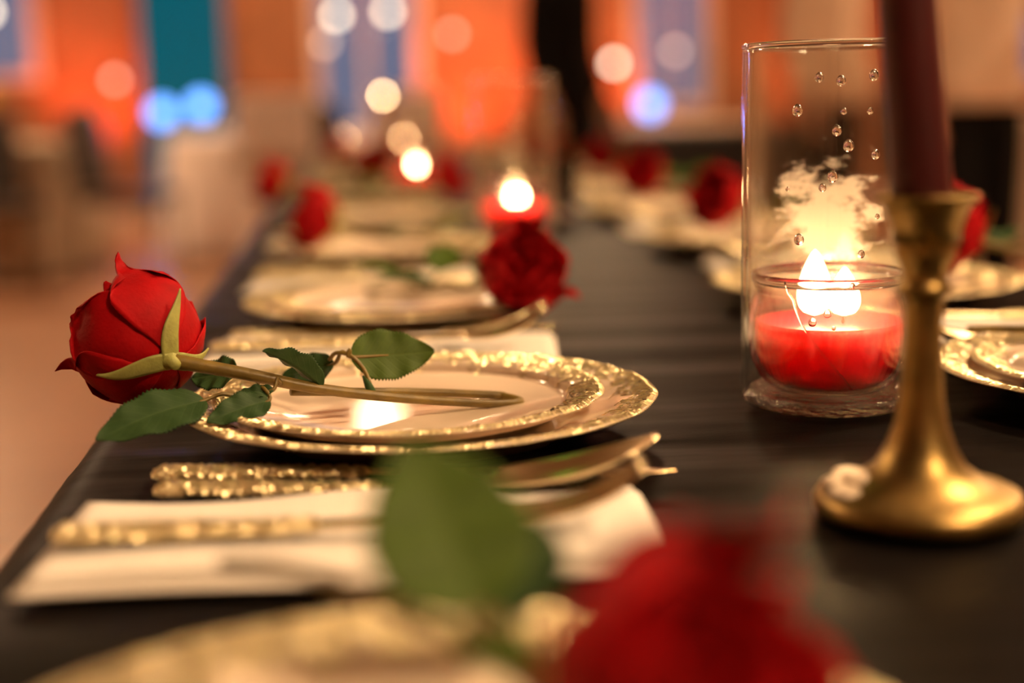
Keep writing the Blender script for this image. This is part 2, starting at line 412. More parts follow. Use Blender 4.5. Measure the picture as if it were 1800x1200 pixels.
# ceiling lamps: drum pendants with a glowing diffuser
def ceiling_lamp(x, y, z, label, r=0.24):
    t = thing('pendant_lamp', label, 'lamp', (x, y, ZC), 0, 'drum pendants under the ceiling')
    h = ZC - z
    obj('canopy', mesh_of('canopy', *lathe([(0, 0), (.06, 0), (.06, -.03), (.01, -.035), (0, -.035)], 24), 'lamp_metal'), t)
    obj('cord', mesh_of('cord', *tube([(0, 0, -.03), (0, 0, -h + .1)], .005, 8), 'housing_black'), t)
    obj('shade', mesh_of('shade', *lathe([(r * .96, -h + .14), (r, -h + .14), (r, -h - .01), (r * .96, -h - .01)], 40, True), 'lamp_metal'), t)
    obj('diffuser', mesh_of('diffuser', *lathe([(0, -h + .1), (r * .94, -h + .1), (r * .94, -h), (0, -h)], 40), 'lamp_diffuser'), t)
    return t
for (x, y) in ((1.7, 1.2), (1.3, -.9), (4.4, 4.4), (-2.8, 3.4), (1.6, 9.4), (5.6, 7.2), (-2.6, 8.6)):  # the one behind the camera is added to brighten the nearest place
    ceiling_lamp(x, y, 2.72, 'glowing drum pendant lamp with metal shade hanging unseen from the ceiling')

for (x, y) in ((.12, 10.3), (-.9, 9.9), (.9, 9.9)):
    ceiling_lamp(x, y, 2.80, 'small glowing drum pendant lamp near the back wall windows', .11)

# coloured LED uplights along the back wall
def par_light(x, y, z, lens, col, watts, label, aim=(0, 0.30, 1), spot=85, face=None):
    t = thing('led_uplight', label, 'stage light', (x, y, 0), 0)
    M = Matrix.Translation((0, 0, z + .14)) @ frame_from(face or aim)
    obj('base', mesh_of('base', *rbox(-.08, .08, -.08, .08, 0, .02, .004), 'housing_black', False), t)
    obj('bracket', mesh_of('bracket', *join(box(-.1, -.092, -.015, .015, .01, z + .15), box(.092, .1, -.015, .015, .01, z + .15), box(-.1, .1, -.015, .015, 0.005, .02)), 'housing_black', False), t)
    obj('housing', mesh_of('housing', *lathe([(0, -.1), (.06, -.1), (.085, -.04), (.085, .09), (.078, .09), (.078, .07), (0, .07)], 28), 'housing_black'), t, M=M)
    obj('lens', mesh_of('lens', *lathe([(0, .082), (.05, .08), (.077, .074), (.077, .071), (0, .071)], 28), lens), t, M=M)
    if watts:
        l = bpy.data.lights.new('led_beam', 'SPOT'); l.energy = watts; l.color = col; l.spot_size = R(spot); l.spot_blend = 0.8; l.shadow_soft_size = .05
        lo = bpy.data.objects.new('led_beam', l); C.objects.link(lo)
        d = Vector(aim).normalized()
        lo.matrix_world = Matrix.Translation(Vector((x, y, z + .14)) + d * .11) @ frame_from(-d)
RED = (1.0, 0.13, 0.035)
par_light(-1.93, Y1 - .55, .05, 'led_amber', RED, 170, 'floor uplight washing the panel between the window and the glass door in red')
par_light(0.95, Y1 - .55, .05, 'led_amber', RED, 210, 'floor uplight washing the panel behind the black-clad person in red')
par_light(1.92, Y1 - .55, .05, 'led_amber', RED, 130, 'floor uplight on the panel beside the window with the blue glow')
par_light(3.75, Y1 - .55, .05, 'led_amber', (1, .22, .06), 120, 'floor uplight on the panel behind the people in pale shirts')
par_light(-1.36, Y1 - .7, .74, 'led_blue', (.1, .3, 1), 6, 'blue LED light on a low stand before the teal glass door', aim=(0, -1, .1), spot=120)
par_light(-1.08, Y1 - .72, .78, 'led_blue', (.1, .3, 1), 6, 'blue LED light on a taller stand before the teal glass door', aim=(0, -1, .1), spot=120)
par_light(-1.3, Y1 - .5, .04, 'led_blue', (.2, .5, 1), 3, 'blue LED light added on the floor in place of a reflection before the glass door', aim=(0, -1, .35), spot=120)  # added low lamp, stands in for a blue reflection on the floor
par_light(2.14, Y1 - .95, .72, 'led_blue', (.15, .3, 1), 8, 'blue LED light on a stand below the window beside the black-clothed table', aim=(0, -1, .1), spot=120)
t = thing('laser_light', 'small green party light fixed to the ceiling above the long table', 'stage light', (-.27, 3.06, ZC))
obj('bracket', mesh_of('bracket', *join(box(-.1, -.094, -.01, .01, -.16, 0), box(.094, .1, -.01, .01, -.16, 0), box(-.1, .1, -.02, .02, -.006, 0)), 'housing_black', False), t)
M = Matrix.Translation((0, 0, -.16)) @ frame_from((.07, -.75, -.65))
obj('housing', mesh_of('housing', *lathe([(0, -.1), (.06, -.1), (.09, -.06), (.09, .085), (.082, .085), (.082, .06), (0, .06)], 24), 'housing_black'), t, M=M)
obj('lens', mesh_of('lens', *lathe([(0, .096), (.05, .092), (.081, .080), (.081, .062), (0, .062)], 24), 'led_green'), t, M=M)

# globe bulbs, some standing in for lights reflected in the panes: (x, z, material)
def bulb(x, y, z, mat, label):
    t = thing('bokeh_bulb', label, 'light bulb', (x, y, ZC), 0, 'globe bulbs hanging by the back wall')
    h = ZC - z
    obj('cord', mesh_of('cord', *tube([(0, 0, 0), (0, 0, -h + .05)], .003, 6), 'housing_black'), t)
    obj('socket', mesh_of('socket', *lathe([(0, -h + .055), (.014, -h + .05), (.016, -h + .02), (0, -h + .02)], 14), 'housing_black'), t)
    n = 10
    obj('globe', mesh_of('globe', *lathe([(0 if j in (0, n) else .03 * math.sin(math.pi * j / n), -h - .01 + .03 * math.cos(math.pi * j / n)) for j in range(n + 1)], 18), mat), t)

# ------------------------------------------------------------------ banquet table and its cloth
TX0, TX1, TY0, TY1 = -0.16, 0.655, -0.75, 5.2
tab = thing('banquet_table', 'long banquet table under the black cloth set with roses and candles', 'table', ((TX0 + TX1) / 2, (TY0 + TY1) / 2, 0))
hx, hy = (TX1 - TX0) / 2 - .012, (TY1 - TY0) / 2 - .012
obj('tabletop', mesh_of('tabletop', *rbox(-hx, hx, -hy, hy, T - .045, T - .009, .006), 'wall_plain', False), tab)
for sx in (-1, 1):
    for yy in (-hy + .15, -1.0, 1.0, hy - .15):
        obj('leg', mesh_of('leg', *tube([(sx * (hx - .06), yy, 0), (sx * (hx - .06), yy, T - .045)], .014, 10), 'chair_leg_metal'), tab)
def wrinkle(x, y):
    """creases of the cloth, running mostly across the table"""
    h = 0.0
    for (ky, kx, ph, am) in WR:
        h = h + am * np.sin(ky * y + kx * x + ph + 1.3 * np.sin(3.1 * x + ph * 2))
    return h
WR = [(rng.uniform(55, 260), rng.uniform(-22, 22), rng.uniform(0, 6.28), rng.uniform(.00002, .00008)) for _ in range(12)] + [(rng.uniform(28, 80), rng.uniform(-14, 14), rng.uniform(0, 6.28), rng.uniform(.0003, .0006)) for _ in range(5)]
prof = []                                    # (x, z, weight of wrinkles, hang amount)
for z in np.linspace(0.06, T - .03, 14): prof.append((TX0 - .004, z, 0, 1 - (z - .06) / (T - .09)))
for a in np.linspace(0, 90, 8)[1:]: prof.append((TX0 + .026 - .030 * math.cos(R(a)), T - .030 + .030 * math.sin(R(a)), 0.3 + .7 * a / 90, 0))
for x in np.linspace(TX0 + .026, TX1 - .026, 70)[1:]: prof.append((x, T, 1, 0))
for a in np.linspace(0, 90, 8)[1:]: prof.append((TX1 - .026 + .030 * math.sin(R(a)), T - .030 + .030 * math.cos(R(a)), 1 - .7 * a / 90, 0))
for z in np.linspace(T - .03, 0.06, 14)[1:]: prof.append((TX1 + .004, z, 0, 1 - (z - .06) / (T - .09)))
ys = np.concatenate([np.arange(TY0, .3, .03), np.arange(.3, 1.6, .006), np.arange(1.6, TY1 + .001, .03)])
V, F = [], []
for y in ys:
    for (x, z, wgt, hang) in prof:
        wv = min(.0014, float(wrinkle(x, y)) - .0004) * wgt
        side = -1 if x < .2 else 1
        ox = side * hang * (.008 * (1 + math.sin(y * 21 + 1.2 * math.sin(y * 6))) - .012)
        V.append((x + ox, y, z + wv - .0008 * wgt))
m = len(prof)
for i in range(len(ys) - 1):
    for j in range(m - 1):
        F.append((i * m + j, (i + 1) * m + j, (i + 1) * m + j + 1, i * m + j + 1))
tag(obj('tablecloth', mesh_of('tablecloth', V, F, 'black_tablecloth')), 'creased black tablecloth draped over the long banquet table', 'tablecloth')

# ------------------------------------------------------------------ plates
def plate_meshes(key, r, foot, well, lift, nscal, band):
    def rm(j, rr, a):
        if rr < r - .004: return rr
        return rr - .0008 - .0004 * math.sin(a * 17 + 1)
    def scal(rr, a):
        return rr + .0012 * abs(math.sin(a * nscal / 2)) * min(1, max(0, (rr - r + .003) / .003)) - .0004 * math.sin(a * 17 + 1)
    zt = .0032
    up = [(0, zt), (foot * .6, zt), (well, zt + .0004), (well + (foot - well) * .5, zt + .0022), (foot + .006, lift * .48), (foot + .014, lift * .62),
          (r - .02, lift * .78), (r - .008, lift * .94), (r - .002, lift), (r, lift - .0003)]
    dn = [(r - .0004, lift - .0016), (r - .002, lift - .0019), (r - .008, lift * .94 - .002), (r - .02, lift * .78 - .002), (foot + .015, lift * .62 - .002), (foot + .007, lift * .48 - .0022),
          (foot, .0006), (foot - .002, 0), (foot - .006, 0), (foot - .008, .001), (0, .001)]
    body = mesh_of(key + '_body', *lathe(up[::-1][::-1] + dn, 220, False, rm), 'plate_cream')
    # flecked gold band lying on the rim
    zs = lambda q: float(np.interp(q, [p[0] for p in up], [p[1] for p in up]))
    NS, NR = 960, 10
    V, F, ids = [], [], {}
    lr = np.random.default_rng(3)
    edge = [band * (.72 + .28 * math.sin(a * 2 * math.pi * 23 / NS) * math.sin(a * 2 * math.pi * 7 / NS + 1) + .16 * lr.random()) for a in range(NS)]
    for i in range(NS):
        a = 2 * math.pi * i / NS
        for j in range(NR):
            q = r - .0004 - edge[i] * j / (NR - 1)
            rr = scal(q - .0008, a) if q > r - .004 else q
            h = .0003 + (lr.random() ** 1.6) * .0011 * (1 - .4 * j / NR)
            if j == 0: h = -.0004; rr += .0005
            if j == NR - 1: h = -.0002
            V.append(((rr) * math.cos(a), (rr) * math.sin(a), zs(q) + h))
    for i in range(NS):
        for j in range(NR - 1):
            if j > 1 and lr.random() < .02 + .105 * (j - 1): continue
            a, b = i * NR + j, ((i + 1) % NS) * NR + j
            F.append((a, b, b + 1, a + 1))
    gold = mesh_of(key + '_gold', V, F, 'gold_glitter', False)
    return body, gold
CH_BODY, CH_GOLD = plate_meshes('charger', .132, .092, .082, .0175, 240, .026)
SA_BODY, SA_GOLD = plate_meshes('salad', .109, .078, .066, .0155, 200, .022)
ZT = T + .0016
def dinner_plate(x, y, label, group=None, rz=0.0):
    t = thing('dinner_plate', label, 'plate', (x, y, ZT), rz, group)
    obj('plate_body', CH_BODY, t); obj('gold_rim', CH_GOLD, t)
    return t
def salad_plate(x, y, label, group=None, rz=0.0):
    t = thing('salad_plate', label, 'plate', (x, y, ZT + .0040), rz, group)
    obj('plate_body', SA_BODY, t); obj('gold_rim', SA_GOLD, t)
    return t

# ------------------------------------------------------------------ cutlery
def loft(sec, seg=16, noise=None, zc=None):
    """sec: (x, half width, half height, z centre)"""
    V, F = [], []
    lr = np.random.default_rng(11)
    for (x, hw, hh, z) in sec:
        for k in range(seg):
            a = 2 * math.pi * k / seg
            c, s = math.cos(a), math.sin(a)
            g = 1.0
            n = 0.0 if noise is None else noise(x) * (lr.random() - .35)
            V.append((x, (hw + n) * math.copysign(abs(c) ** .8, c), z + (hh + n * .8) * math.copysign(abs(s) ** .8, s)))
    n = len(sec)
    for i in range(n - 1):
        for k in range(seg):
            F.append((i * seg + k, i * seg + (k + 1) % seg, (i + 1) * seg + (k + 1) % seg, (i + 1) * seg + k))
    F.append(tuple(range(seg - 1, -1, -1))); F.append(tuple((n - 1) * seg + k for k in range(seg)))
    return V, F
def handle_secs(x1, w0=.0105, w1=.004, n=60):
    out = []
    for i in range(n):
        s = i / (n - 1); x = x1 * s
        cap = math.sqrt(max(0, 1 - max(0, 1 - s / .06) ** 2)) if s < .06 else 1
        hw = (w0 * (1 - s) ** .8 + w1 * (1 - (1 - s) ** .8)) * (.35 + .65 * cap)
        out.append((x, hw, .0026 * (.5 + .5 * cap), .0036))
    return out
bumpy = lambda x: .0018
GH = mesh_of('cutlery_handle', *loft(handle_secs(.105), 18, bumpy), 'gold_glitter', False)
def smooth_neck(x0, x1, w0, w1, z0, z1, n=10):
    out = []
    for i in range(n):
        s = i / (n - 1); e = s * s * (3 - 2 * s)
        out.append((x0 + (x1 - x0) * s, w0 + (w1 - w0) * e, .0018, z0 + (z1 - z0) * e))
    return out
NECK = mesh_of('cutlery_neck', *loft(smooth_neck(.1, .155, .0040, .0032, .0036, .0052)), 'gold_polished')
# knife blade
secs = [(.098, .0036, .0026, .0036), (.112, .0040, .0024, .0036), (.125, .0052, .0020, .0036), (.14, .0078, .0012, .0034)]
for s in np.linspace(0, 1, 12): secs.append((.145 + .107 * s, .0085 * (1 - s ** 4) + .0012, .0010 - .0003 * s, .0034))
BLADE = mesh_of('knife_blade', *loft(secs, 16), 'gold_polished')
# spoon bowl: a shallow oval dish of even thickness
def spoon_bowl():
    n, m = 15, 26
    P = np.zeros((n, m, 3))
    for i in range(n):
        for j in range(m):
            s = j / (m - 1); u = (i / (n - 1)) * 2 - 1
            x = .150 + .082 * s
            half = .0195 * math.sqrt(max(0.004, 1 - (2 * s - .92) ** 2 / (1.10 if s > .5 else .88))) if s < .985 else .004
            half = max(half, .0032)
            dep = .0075 * (1 - u * u) * math.sin(math.pi * min(1, s * 1.02)) ** .8
            z = .0095 + .018 * s * s - dep
            if s < .12: z = z * (s / .12) + .0052 * (1 - s / .12)
            P[i, j] = (x, u * half, z)
    return grid_solid(P, .0013)
V, F, _ = spoon_bowl(); BOWL = mesh_of('spoon_bowl', V, F, 'gold_polished')
def tine(k):
    y = (k - 1.5) * .0064
    pts = [(.178, y * .95, .0070), (.19, y, .0066), (.205, y, .0085), (.222, y, .0150), (.236, y * .97, .0255)]
    return mesh_of('tine', *tube(spline(pts, 14), [.0017] * 10 + [.0015, .0013, .001, .0005], 8), 'gold_polished')
TINES = [tine(k) for k in range(4)]
PALM = mesh_of('fork_palm', *loft([(.150, .0033, .0018, .0052), (.158, .0048, .0016, .0055), (.166, .0088, .0014, .0062), (.174, .0112, .0014, .0068), (.182, .0116, .0014, .0070)]), 'gold_polished')
def knife(x, y, rz, label, group=None):
    t = thing('knife', label, 'knife', (x, y, ZT), rz, group)
    obj('handle', GH, t); obj('blade', BLADE, t)
    return t
def spoon(x, y, rz, label, group=None):
    t = thing('spoon', label, 'spoon', (x, y, ZT), rz, group)
    obj('handle', GH, t); obj('neck', NECK, t); obj('bowl', BOWL, t)
    return t
def fork(x, y, rz, label, group=None, dz=.0085):
    t = thing('fork', label, 'fork', (x, y, ZT + dz), rz, group)
    obj('handle', GH, t); obj('neck', NECK, t); obj('palm', PALM, t)
    for k in range(4): obj('tine', TINES[k], t)
    return t
# folded napkin
def napkin_mesh(seed):
    lr = np.random.default_rng(seed); n, m = 40, 24
    a, b, c = lr.uniform(0, 6.28, 3)
    layers = []
    for L in range(3):
        P = np.zeros((n, m, 3)); ins = .0018 * L
        for i in range(n):
            for j in range(m):
                s, q = i / (n - 1), j / (m - 1)
                x = -.125 + ins + (.25 - 2 * ins) * s
                y = -.056 + ins * 2 + (.112 - ins * 2) * q
                y += .0065 * math.sin(s * 7.5 + a) * (q - .3)
                e = min(s, 1 - s, q, 1 - q)
                z = .0012 + L * .0022 + .0011 * math.sin(s * 9 + b) * math.sin(q * 4 + c) * L * .5
                z -= .0007 * max(0, 1 - e / .05) * (L > 0)
                P[i, j] = (x, y, z)
        V, F, _ = grid_solid(P, .0017); layers.append((V, F))
    return mesh_of('napkin', *join(*layers), 'napkin_white')
NAPS = [napkin_mesh(s) for s in (1, 2, 3)]
def napkin(x, y, rz, label, group=None, v=0):
    return tag(obj('napkin', NAPS[v % 3], None, (x, y, ZT), (0, 0, rz)), label, 'napkin', group)

# ------------------------------------------------------------------ roses
def curve_profile(Rm, z0, lip, bend, n, shut=0.0):
    """side view of a petal: a round bowl of radius Rm, then a lip of length lip whose direction turns outwards by bend degrees"""
    L = Rm * math.pi / 2 + lip; N = 200; r, z = 0.0, z0; R_, Z_ = [], []
    for q in range(N + 1):
        l = L * q / N; R_.append(r); Z_.append(z)
        if l < Rm * math.pi / 2: al = 90 * l / (Rm * math.pi / 2)
        else:
            t = (l - Rm * math.pi / 2) / max(lip, 1e-6); al = 90 + shut * math.sin(math.pi * min(1, t * 1.25)) - bend * max(0, t - .35) ** 1.3 * 1.75
        r += L / N * math.cos(R(al)); z += L / N * math.sin(R(al))
    return np.array(R_), np.array(Z_)
def petal_mesh(Rm, z0, lip, bend, W, tip, edge, seed, shut=0.0):
    lr = np.random.default_rng(seed); n, m = 24, 19
    PR, PZ = curve_profile(Rm, z0, lip, bend, n, shut); N = len(PR) - 1
    P = np.zeros((n, m, 3)); ph = lr.uniform(0, 6.28, 6)
    for i in range(n):
        v = i / (n - 1)
        w0 = W * math.sqrt(max(0, 1 - (max(0, v - .52) / .50) ** 2.4)) * (.55 + .45 * min(1, v / .35)) + .05
        for j in range(m):
            u = j / (m - 1) * 2 - 1
            vv = v * (1 - (.10 * abs(u) ** 2) * v) * (1 - tip) + tip * v * (1 - .75 * abs(u) ** 1.2 * v)
            f = min(1, max(0, vv)) * N; a = int(min(f, N - 1)); t = f - a
            rad = PR[a] * (1 - t) + PR[a + 1] * t; z = PZ[a] * (1 - t) + PZ[a + 1] * t
            q = max(0, v - .35) / .65
            rad += edge * abs(u) ** 3 * q + .0011 * math.sin(u * 4.2 + ph[0]) * math.sin(v * 5 + ph[1]) * min(1, v * 2)
            z += .0016 * math.sin(u * 5 + ph[2]) * q * q + .0010 * math.sin(u * 11 + ph[3]) * q ** 3
            ang = u * w0 + .10 * math.sin(ph[4]) * v
            P[i, j] = (rad * math.sin(ang), -rad * math.cos(ang), z)
    V, F, uv = grid_solid(P, .0005)
    return mesh_of('petal', V, F, 'petal_red', uv=uv)
PETALS = []                                     # (mesh, angle about the axis)
OUT = [(.0410, .0000, .031, 105, .62, .42, .0046), (.0385, .0012, .020, 40, .74, .10, .0046), (.0412, -.0004, .030, 110, .60, .45, .0044), (.0388, .0010, .019, 30, .78, .08, .0050), (.0405, .0002, .028, 92, .66, .38, .0046), (.0392, .0008, .020, 50, .70, .14, .0046)]
for k, (a, b, c, d, e, f, g) in enumerate(OUT): PETALS.append((petal_mesh(a, b, c, d, e, f, g, 20 + k, 16), R((8, 66, 128, 190, 246, 306)[k])))
for k in range(5): PETALS.append((petal_mesh(.0338, .0026, .022, (40, 75, 25, 60, 45)[k], .76, (.10, .24, .08, .18, .10)[k], .0036, 30 + k, 18), R(72 * k + 42)))
for k in range(4): PETALS.append((petal_mesh(.0265, .0045, .022, 25, 1.0, .04, .0014, 40 + k, 16), R(90 * k + 20)))
for k in range(4): PETALS.append((petal_mesh(.0190, .0070, .026, 16, 1.15, .03, .0010, 50 + k, 12), R(90 * k + 60)))
for k in range(3): PETALS.append((petal_mesh(.0115, .0110, .028, 10, 1.4, .02, .0006, 60 + k, 8), R(120 * k + 10)))
def sepal_mesh(seed, L, lift):
    n, m = 22, 7; P = np.zeros((n, m, 3)); Rs = .0408
    for i in range(n):
        s = i / (n - 1); ph = s * L / Rs
        off = .0008 + lift * s ** 2.6
        for j in range(m):
            u = j / (m - 1) * 2 - 1
            half = .0066 * (math.sin(math.pi * min(1, .20 + .72 * s)) ** .75) * (1 - .45 * s) * (1 - s ** 7) + .0003
            sway = .007 * math.sin(seed * 2.1 + s * 3.2) * s
            rr = (Rs + off) * math.sin(ph)
            P[i, j] = (u * half + sway, -rr + .0012 * u * u, Rs - (Rs + off) * math.cos(ph) - .0002)
    V, F, uv = grid_solid(P, .0009)
    return mesh_of('sepal', V, F, 'sepal_green', uv=uv)
SEPALS = [sepal_mesh(1, .043, .004), sepal_mesh(2, .040, .009), sepal_mesh(3, .036, .003)]
CALYX = mesh_of('calyx', *lathe([(0, -.008), (.0032, -.008), (.0042, -.004), (.0062, 0), (.0085, .003), (.008, .006), (0, .007)], 18), 'sepal_green')
HEAD = Matrix.Scale(.87, 4)
def rose_head(root, M, petals=PETALS, sep0=0.0, seps=(0, 72, 144, 216, 288)):
    M = M @ HEAD
    for me, a in petals: obj('petal', me, root, M=M @ Matrix.Rotation(a, 4, 'Z'))
    for k, a in enumerate(seps): obj('sepal', SEPALS[k % 3], root, M=M @ Matrix.Rotation(R(a) + sep0, 4, 'Z'))
    obj('calyx', CALYX, root, M=M)
def leaf_mesh(base, tip, nrm, width, fold=.25, bend=.0, serr=.13, mat='leaf_dark', nt_=17, roll=0.0):
    """toothed leaf from base to tip; nrm is the side that faces up"""
    b, t = Vector(base), Vector(tip); ax = (t - b); L = ax.length; ax.normalize()
    nv = Vector(nrm); nv = (nv - ax * nv.dot(ax)).normalized(); sd = ax.cross(nv)
    n, m = 104, 13; P = np.zeros((n, m, 3))
    for i in range(n):
        s = i / (n - 1)
        w_ = width / 2 * (math.sin(math.pi * s ** .78) ** .72 if 0 < s < 1 else 0) * (1 - .12 * s) + .0004
        saw = 1 - serr * ((s * nt_ * 1.5) % 1.0) * (.4 + .6 * math.sin(math.pi * s))
        for j in range(m):
            u = j / (m - 1) * 2 - 1
            y = u * w_ * (saw if abs(u) > .9 else 1)
            z = fold * abs(y) + bend * math.sin(math.pi * s) * L + .0009 * math.sin(s * 21) * abs(u)
            p = b + ax * (s * L) + sd * y + nv * z
            P[i, j] = p
    V, F, uv = grid_solid(P, .0006)
    return mesh_of('leaf', V, F, mat, uv=uv)
def add_leaf(root, base, tip, nrm, width, join_at, fold=.25, bend=0, mat='leaf_dark', off=(0, 0, 0), serr=.13):
    o = Vector(off); f = lambda p: Vector(p) - o
    lf = obj('leaf', leaf_mesh(f(base), f(tip), nrm, width, fold, bend, serr, mat), root)
    if join_at is not None:
        j, b, t = f(join_at), f(base), f(tip)
        mid = (j + b) / 2 + Vector((0, 0, .004))
        rib = b + (t - b) * .45 - Vector(nrm).normalized() * .0012
        obj('petiole', mesh_of('petiole', *tube(spline([j, mid, b, rib], 16), [.0011] * 12 + [.001, .0008, .0006, .0004], 8), 'stem_olive'), lf)
    return lf

def hero_rose():
    cx = Vector((-0.1018, 0.757, T + 0.0475))
    t = thing('rose', 'red fabric rose with a folded stem lying across the salad plate beside the cloth edge', 'rose', tuple(cx), 0, 'roses on the plates')
    P = lambda x, y, z: Vector((x, y, z + T)) - cx
    rose_head(t, frame_from((-.56, .76, .26), R(45)), sep0=R(-33), seps=(70, 174, 262))
    sp = [P(-.1018, .757, .0475), P(-.0632, .757, .0386), P(-.0246, .760, .0282), P(.0245, .770, .0182), P(.0662, .780, .0116), P(.0845, .787, .0096),
          P(.0880, .793, .0096), P(.0800, .799, .0110), P(.0746, .800, .0118), P(.0319, .795, .0165), P(-.0065, .780, .0215), P(-.0395, .764, .0265)]
    pts = spline(sp, 70)
    rad = [.0040 - .0016 * min(1, i / 22) for i in range(70)]
    obj('stem', mesh_of('stem', *tube(pts, rad, 12), 'stem_olive'), t)
    L = lambda b, tp, n, wd, j, **k: add_leaf(t, P(*b), P(*tp), n, wd, P(*j) if j else None, **k)
    L((-.0835, .745, .0275), (-.1335, .708, .0170), (-.10, -.62, .72), .034, (-.0632, .752, .0240), fold=.10, bend=.05)           # large drooping leaf
    L((-.0500, .742, .0265), (-.0805, .722, .0205), (.10, -.66, .70), .020, (-.0560, .752, .0300), fold=.18, bend=.04)             # small one on the rim
    L((-.0690, .778, .0355), (-.0945, .790, .0310), (0, -.66, .75), .025, (-.0560, .758, .0330), fold=.15)                        # behind the stem
    L((-.0225, .759, .0290), (-.0520, .744, .0525), (.48, .84, .24), .016, None, fold=.75, bend=.06)                             # folded one
    L((-.0165, .798, .0345), (-.0460, .808, .0265), (0, -.80, .6), .020, (-.0080, .790, .0410), fold=.12)                        # behind
    L((-.0070, .790, .0395), (.0405, .803, .0385), (0, -.85, .52), .034, (-.0073, .790, .0400), fold=.08, bend=-.03, mat='leaf_light')   # large light one
    obj('petiole', mesh_of('petiole', *tube(spline([P(.0045, .776, .0225), P(.0000, .786, .0330), P(-.0073, .790, .0405), P(-.0150, .793, .0415), P(-.0190, .797, .0370)], 26), .0012, 8), 'stem_olive'), t)
    obj('thorn_bract', mesh_of('thorn_bract', *tube([P(.0050, .7745, .0200), P(.0022, .7775, .0255), P(-.0004, .7805, .0302)], [.0026, .0022, .0006], 8), 'leaf_dark'), t)
    L((-.0480, .748, .0310), (-.0690, .741, .0285), (0, -.6, .8), .010, (-.0440, .755, .0330), fold=.3)
hero_rose()

def generic_rose(seed):
    """template: calyx at the origin, bloom towards +X, stem to -X; lies on z = -0.038"""
    t = thing('rose', '', 'rose', (0, 0, 0))
    rose_head(t, frame_from((.93, .05, .30), R(30 * seed)), sep0=R(20 * seed))
    pts = spline([(0, 0, 0), (-.04, .004, -.012), (-.09, .0, -.019), (-.14, -.006, -.024), (-.185, -.004, -.026)], 30)
    obj('stem', mesh_of('stem', *tube(pts, [.0036 - .0012 * min(1, i / 14) for i in range(30)], 10), 'stem_olive'), t)
    a = lambda *q, **k: add_leaf(t, *q, **k)
    a((-.050, .022, -.008), (-.075, .062, -.004), (.3, -.1, .9), .034, (-.042, .004, -.012), bend=.08)
    a((-.060, -.020, -.010), (-.090, -.056, -.006), (.3, .2, .9), .032, (-.050, .003, -.013), bend=.08)
    a((-.105, .018, -.006), (-.135, .050, .012), (.5, -.3, .8), .034, (-.096, .0, -.019), mat='leaf_light', bend=.05)
    a((-.115, -.016, -.010), (-.150, -.040, .004), (.4, .3, .85), .030, (-.105, -.002, -.020), mat='leaf_light', bend=.05)
    return t
rose_t = generic_rose(1)
rose_used = [False]
def rose(x, y, z, rz, label, group='roses on the plates'):
    if not rose_used[0]:
        rose_used[0] = True; rose_t.location = (x, y, T + z); rose_t.rotation_euler = (0, 0, rz); rose_t['label'] = label; rose_t['group'] = group
        return rose_t
    return copy_thing(rose_t, (x, y, T + z), rz, label, group)

def front_rose():
    cx = Vector((0.0490, 0.3160, T + 0.0325))
    t = thing('rose', 'red fabric rose with broad upright leaves lying beside the napkin of the unobstructed plate', 'rose', tuple(cx), 0, 'roses on the plates')
    t['label'] = 'red fabric rose whose broad upright leaf stands in front of the spoon and knife'
    P = lambda x, y, z: Vector((x, y, z + T)) - cx
    rose_head(t, frame_from((.66, -.60, .40), R(10)) @ Matrix.Scale(1.06, 4), sep0=R(0))
    pts = spline([P(.049, .3160, .0325), P(.039, .329, .0360), P(.022, .360, .039), P(-.020, .420, .039), P(-.048, .452, .033)], 40)
    obj('stem', mesh_of('stem', *tube(pts, [.0036 - .0012 * min(1, i / 18) for i in range(40)], 10), 'stem_olive'), t)
    a = lambda b, tp, n, wd, j, **k: add_leaf(t, P(*b), P(*tp), n, wd, P(*j), **k)
    a((.0285, .366, .0430), (.0125, .400, .0840), (.10, -.80, .55), .052, (.030, .344, .044), fold=.12, mat='leaf_light')
    a((.0350, .364, .0400), (.0480, .396, .0590), (-.35, -.75, .5), .032, (.030, .344, .044), fold=.3, mat='leaf_dark')
    a((.0240, .355, .0420), (.0420, .330, .0390), (0, -.6, .8), .016, (.026, .352, .0425), fold=.2, mat='leaf_light')
front_rose()

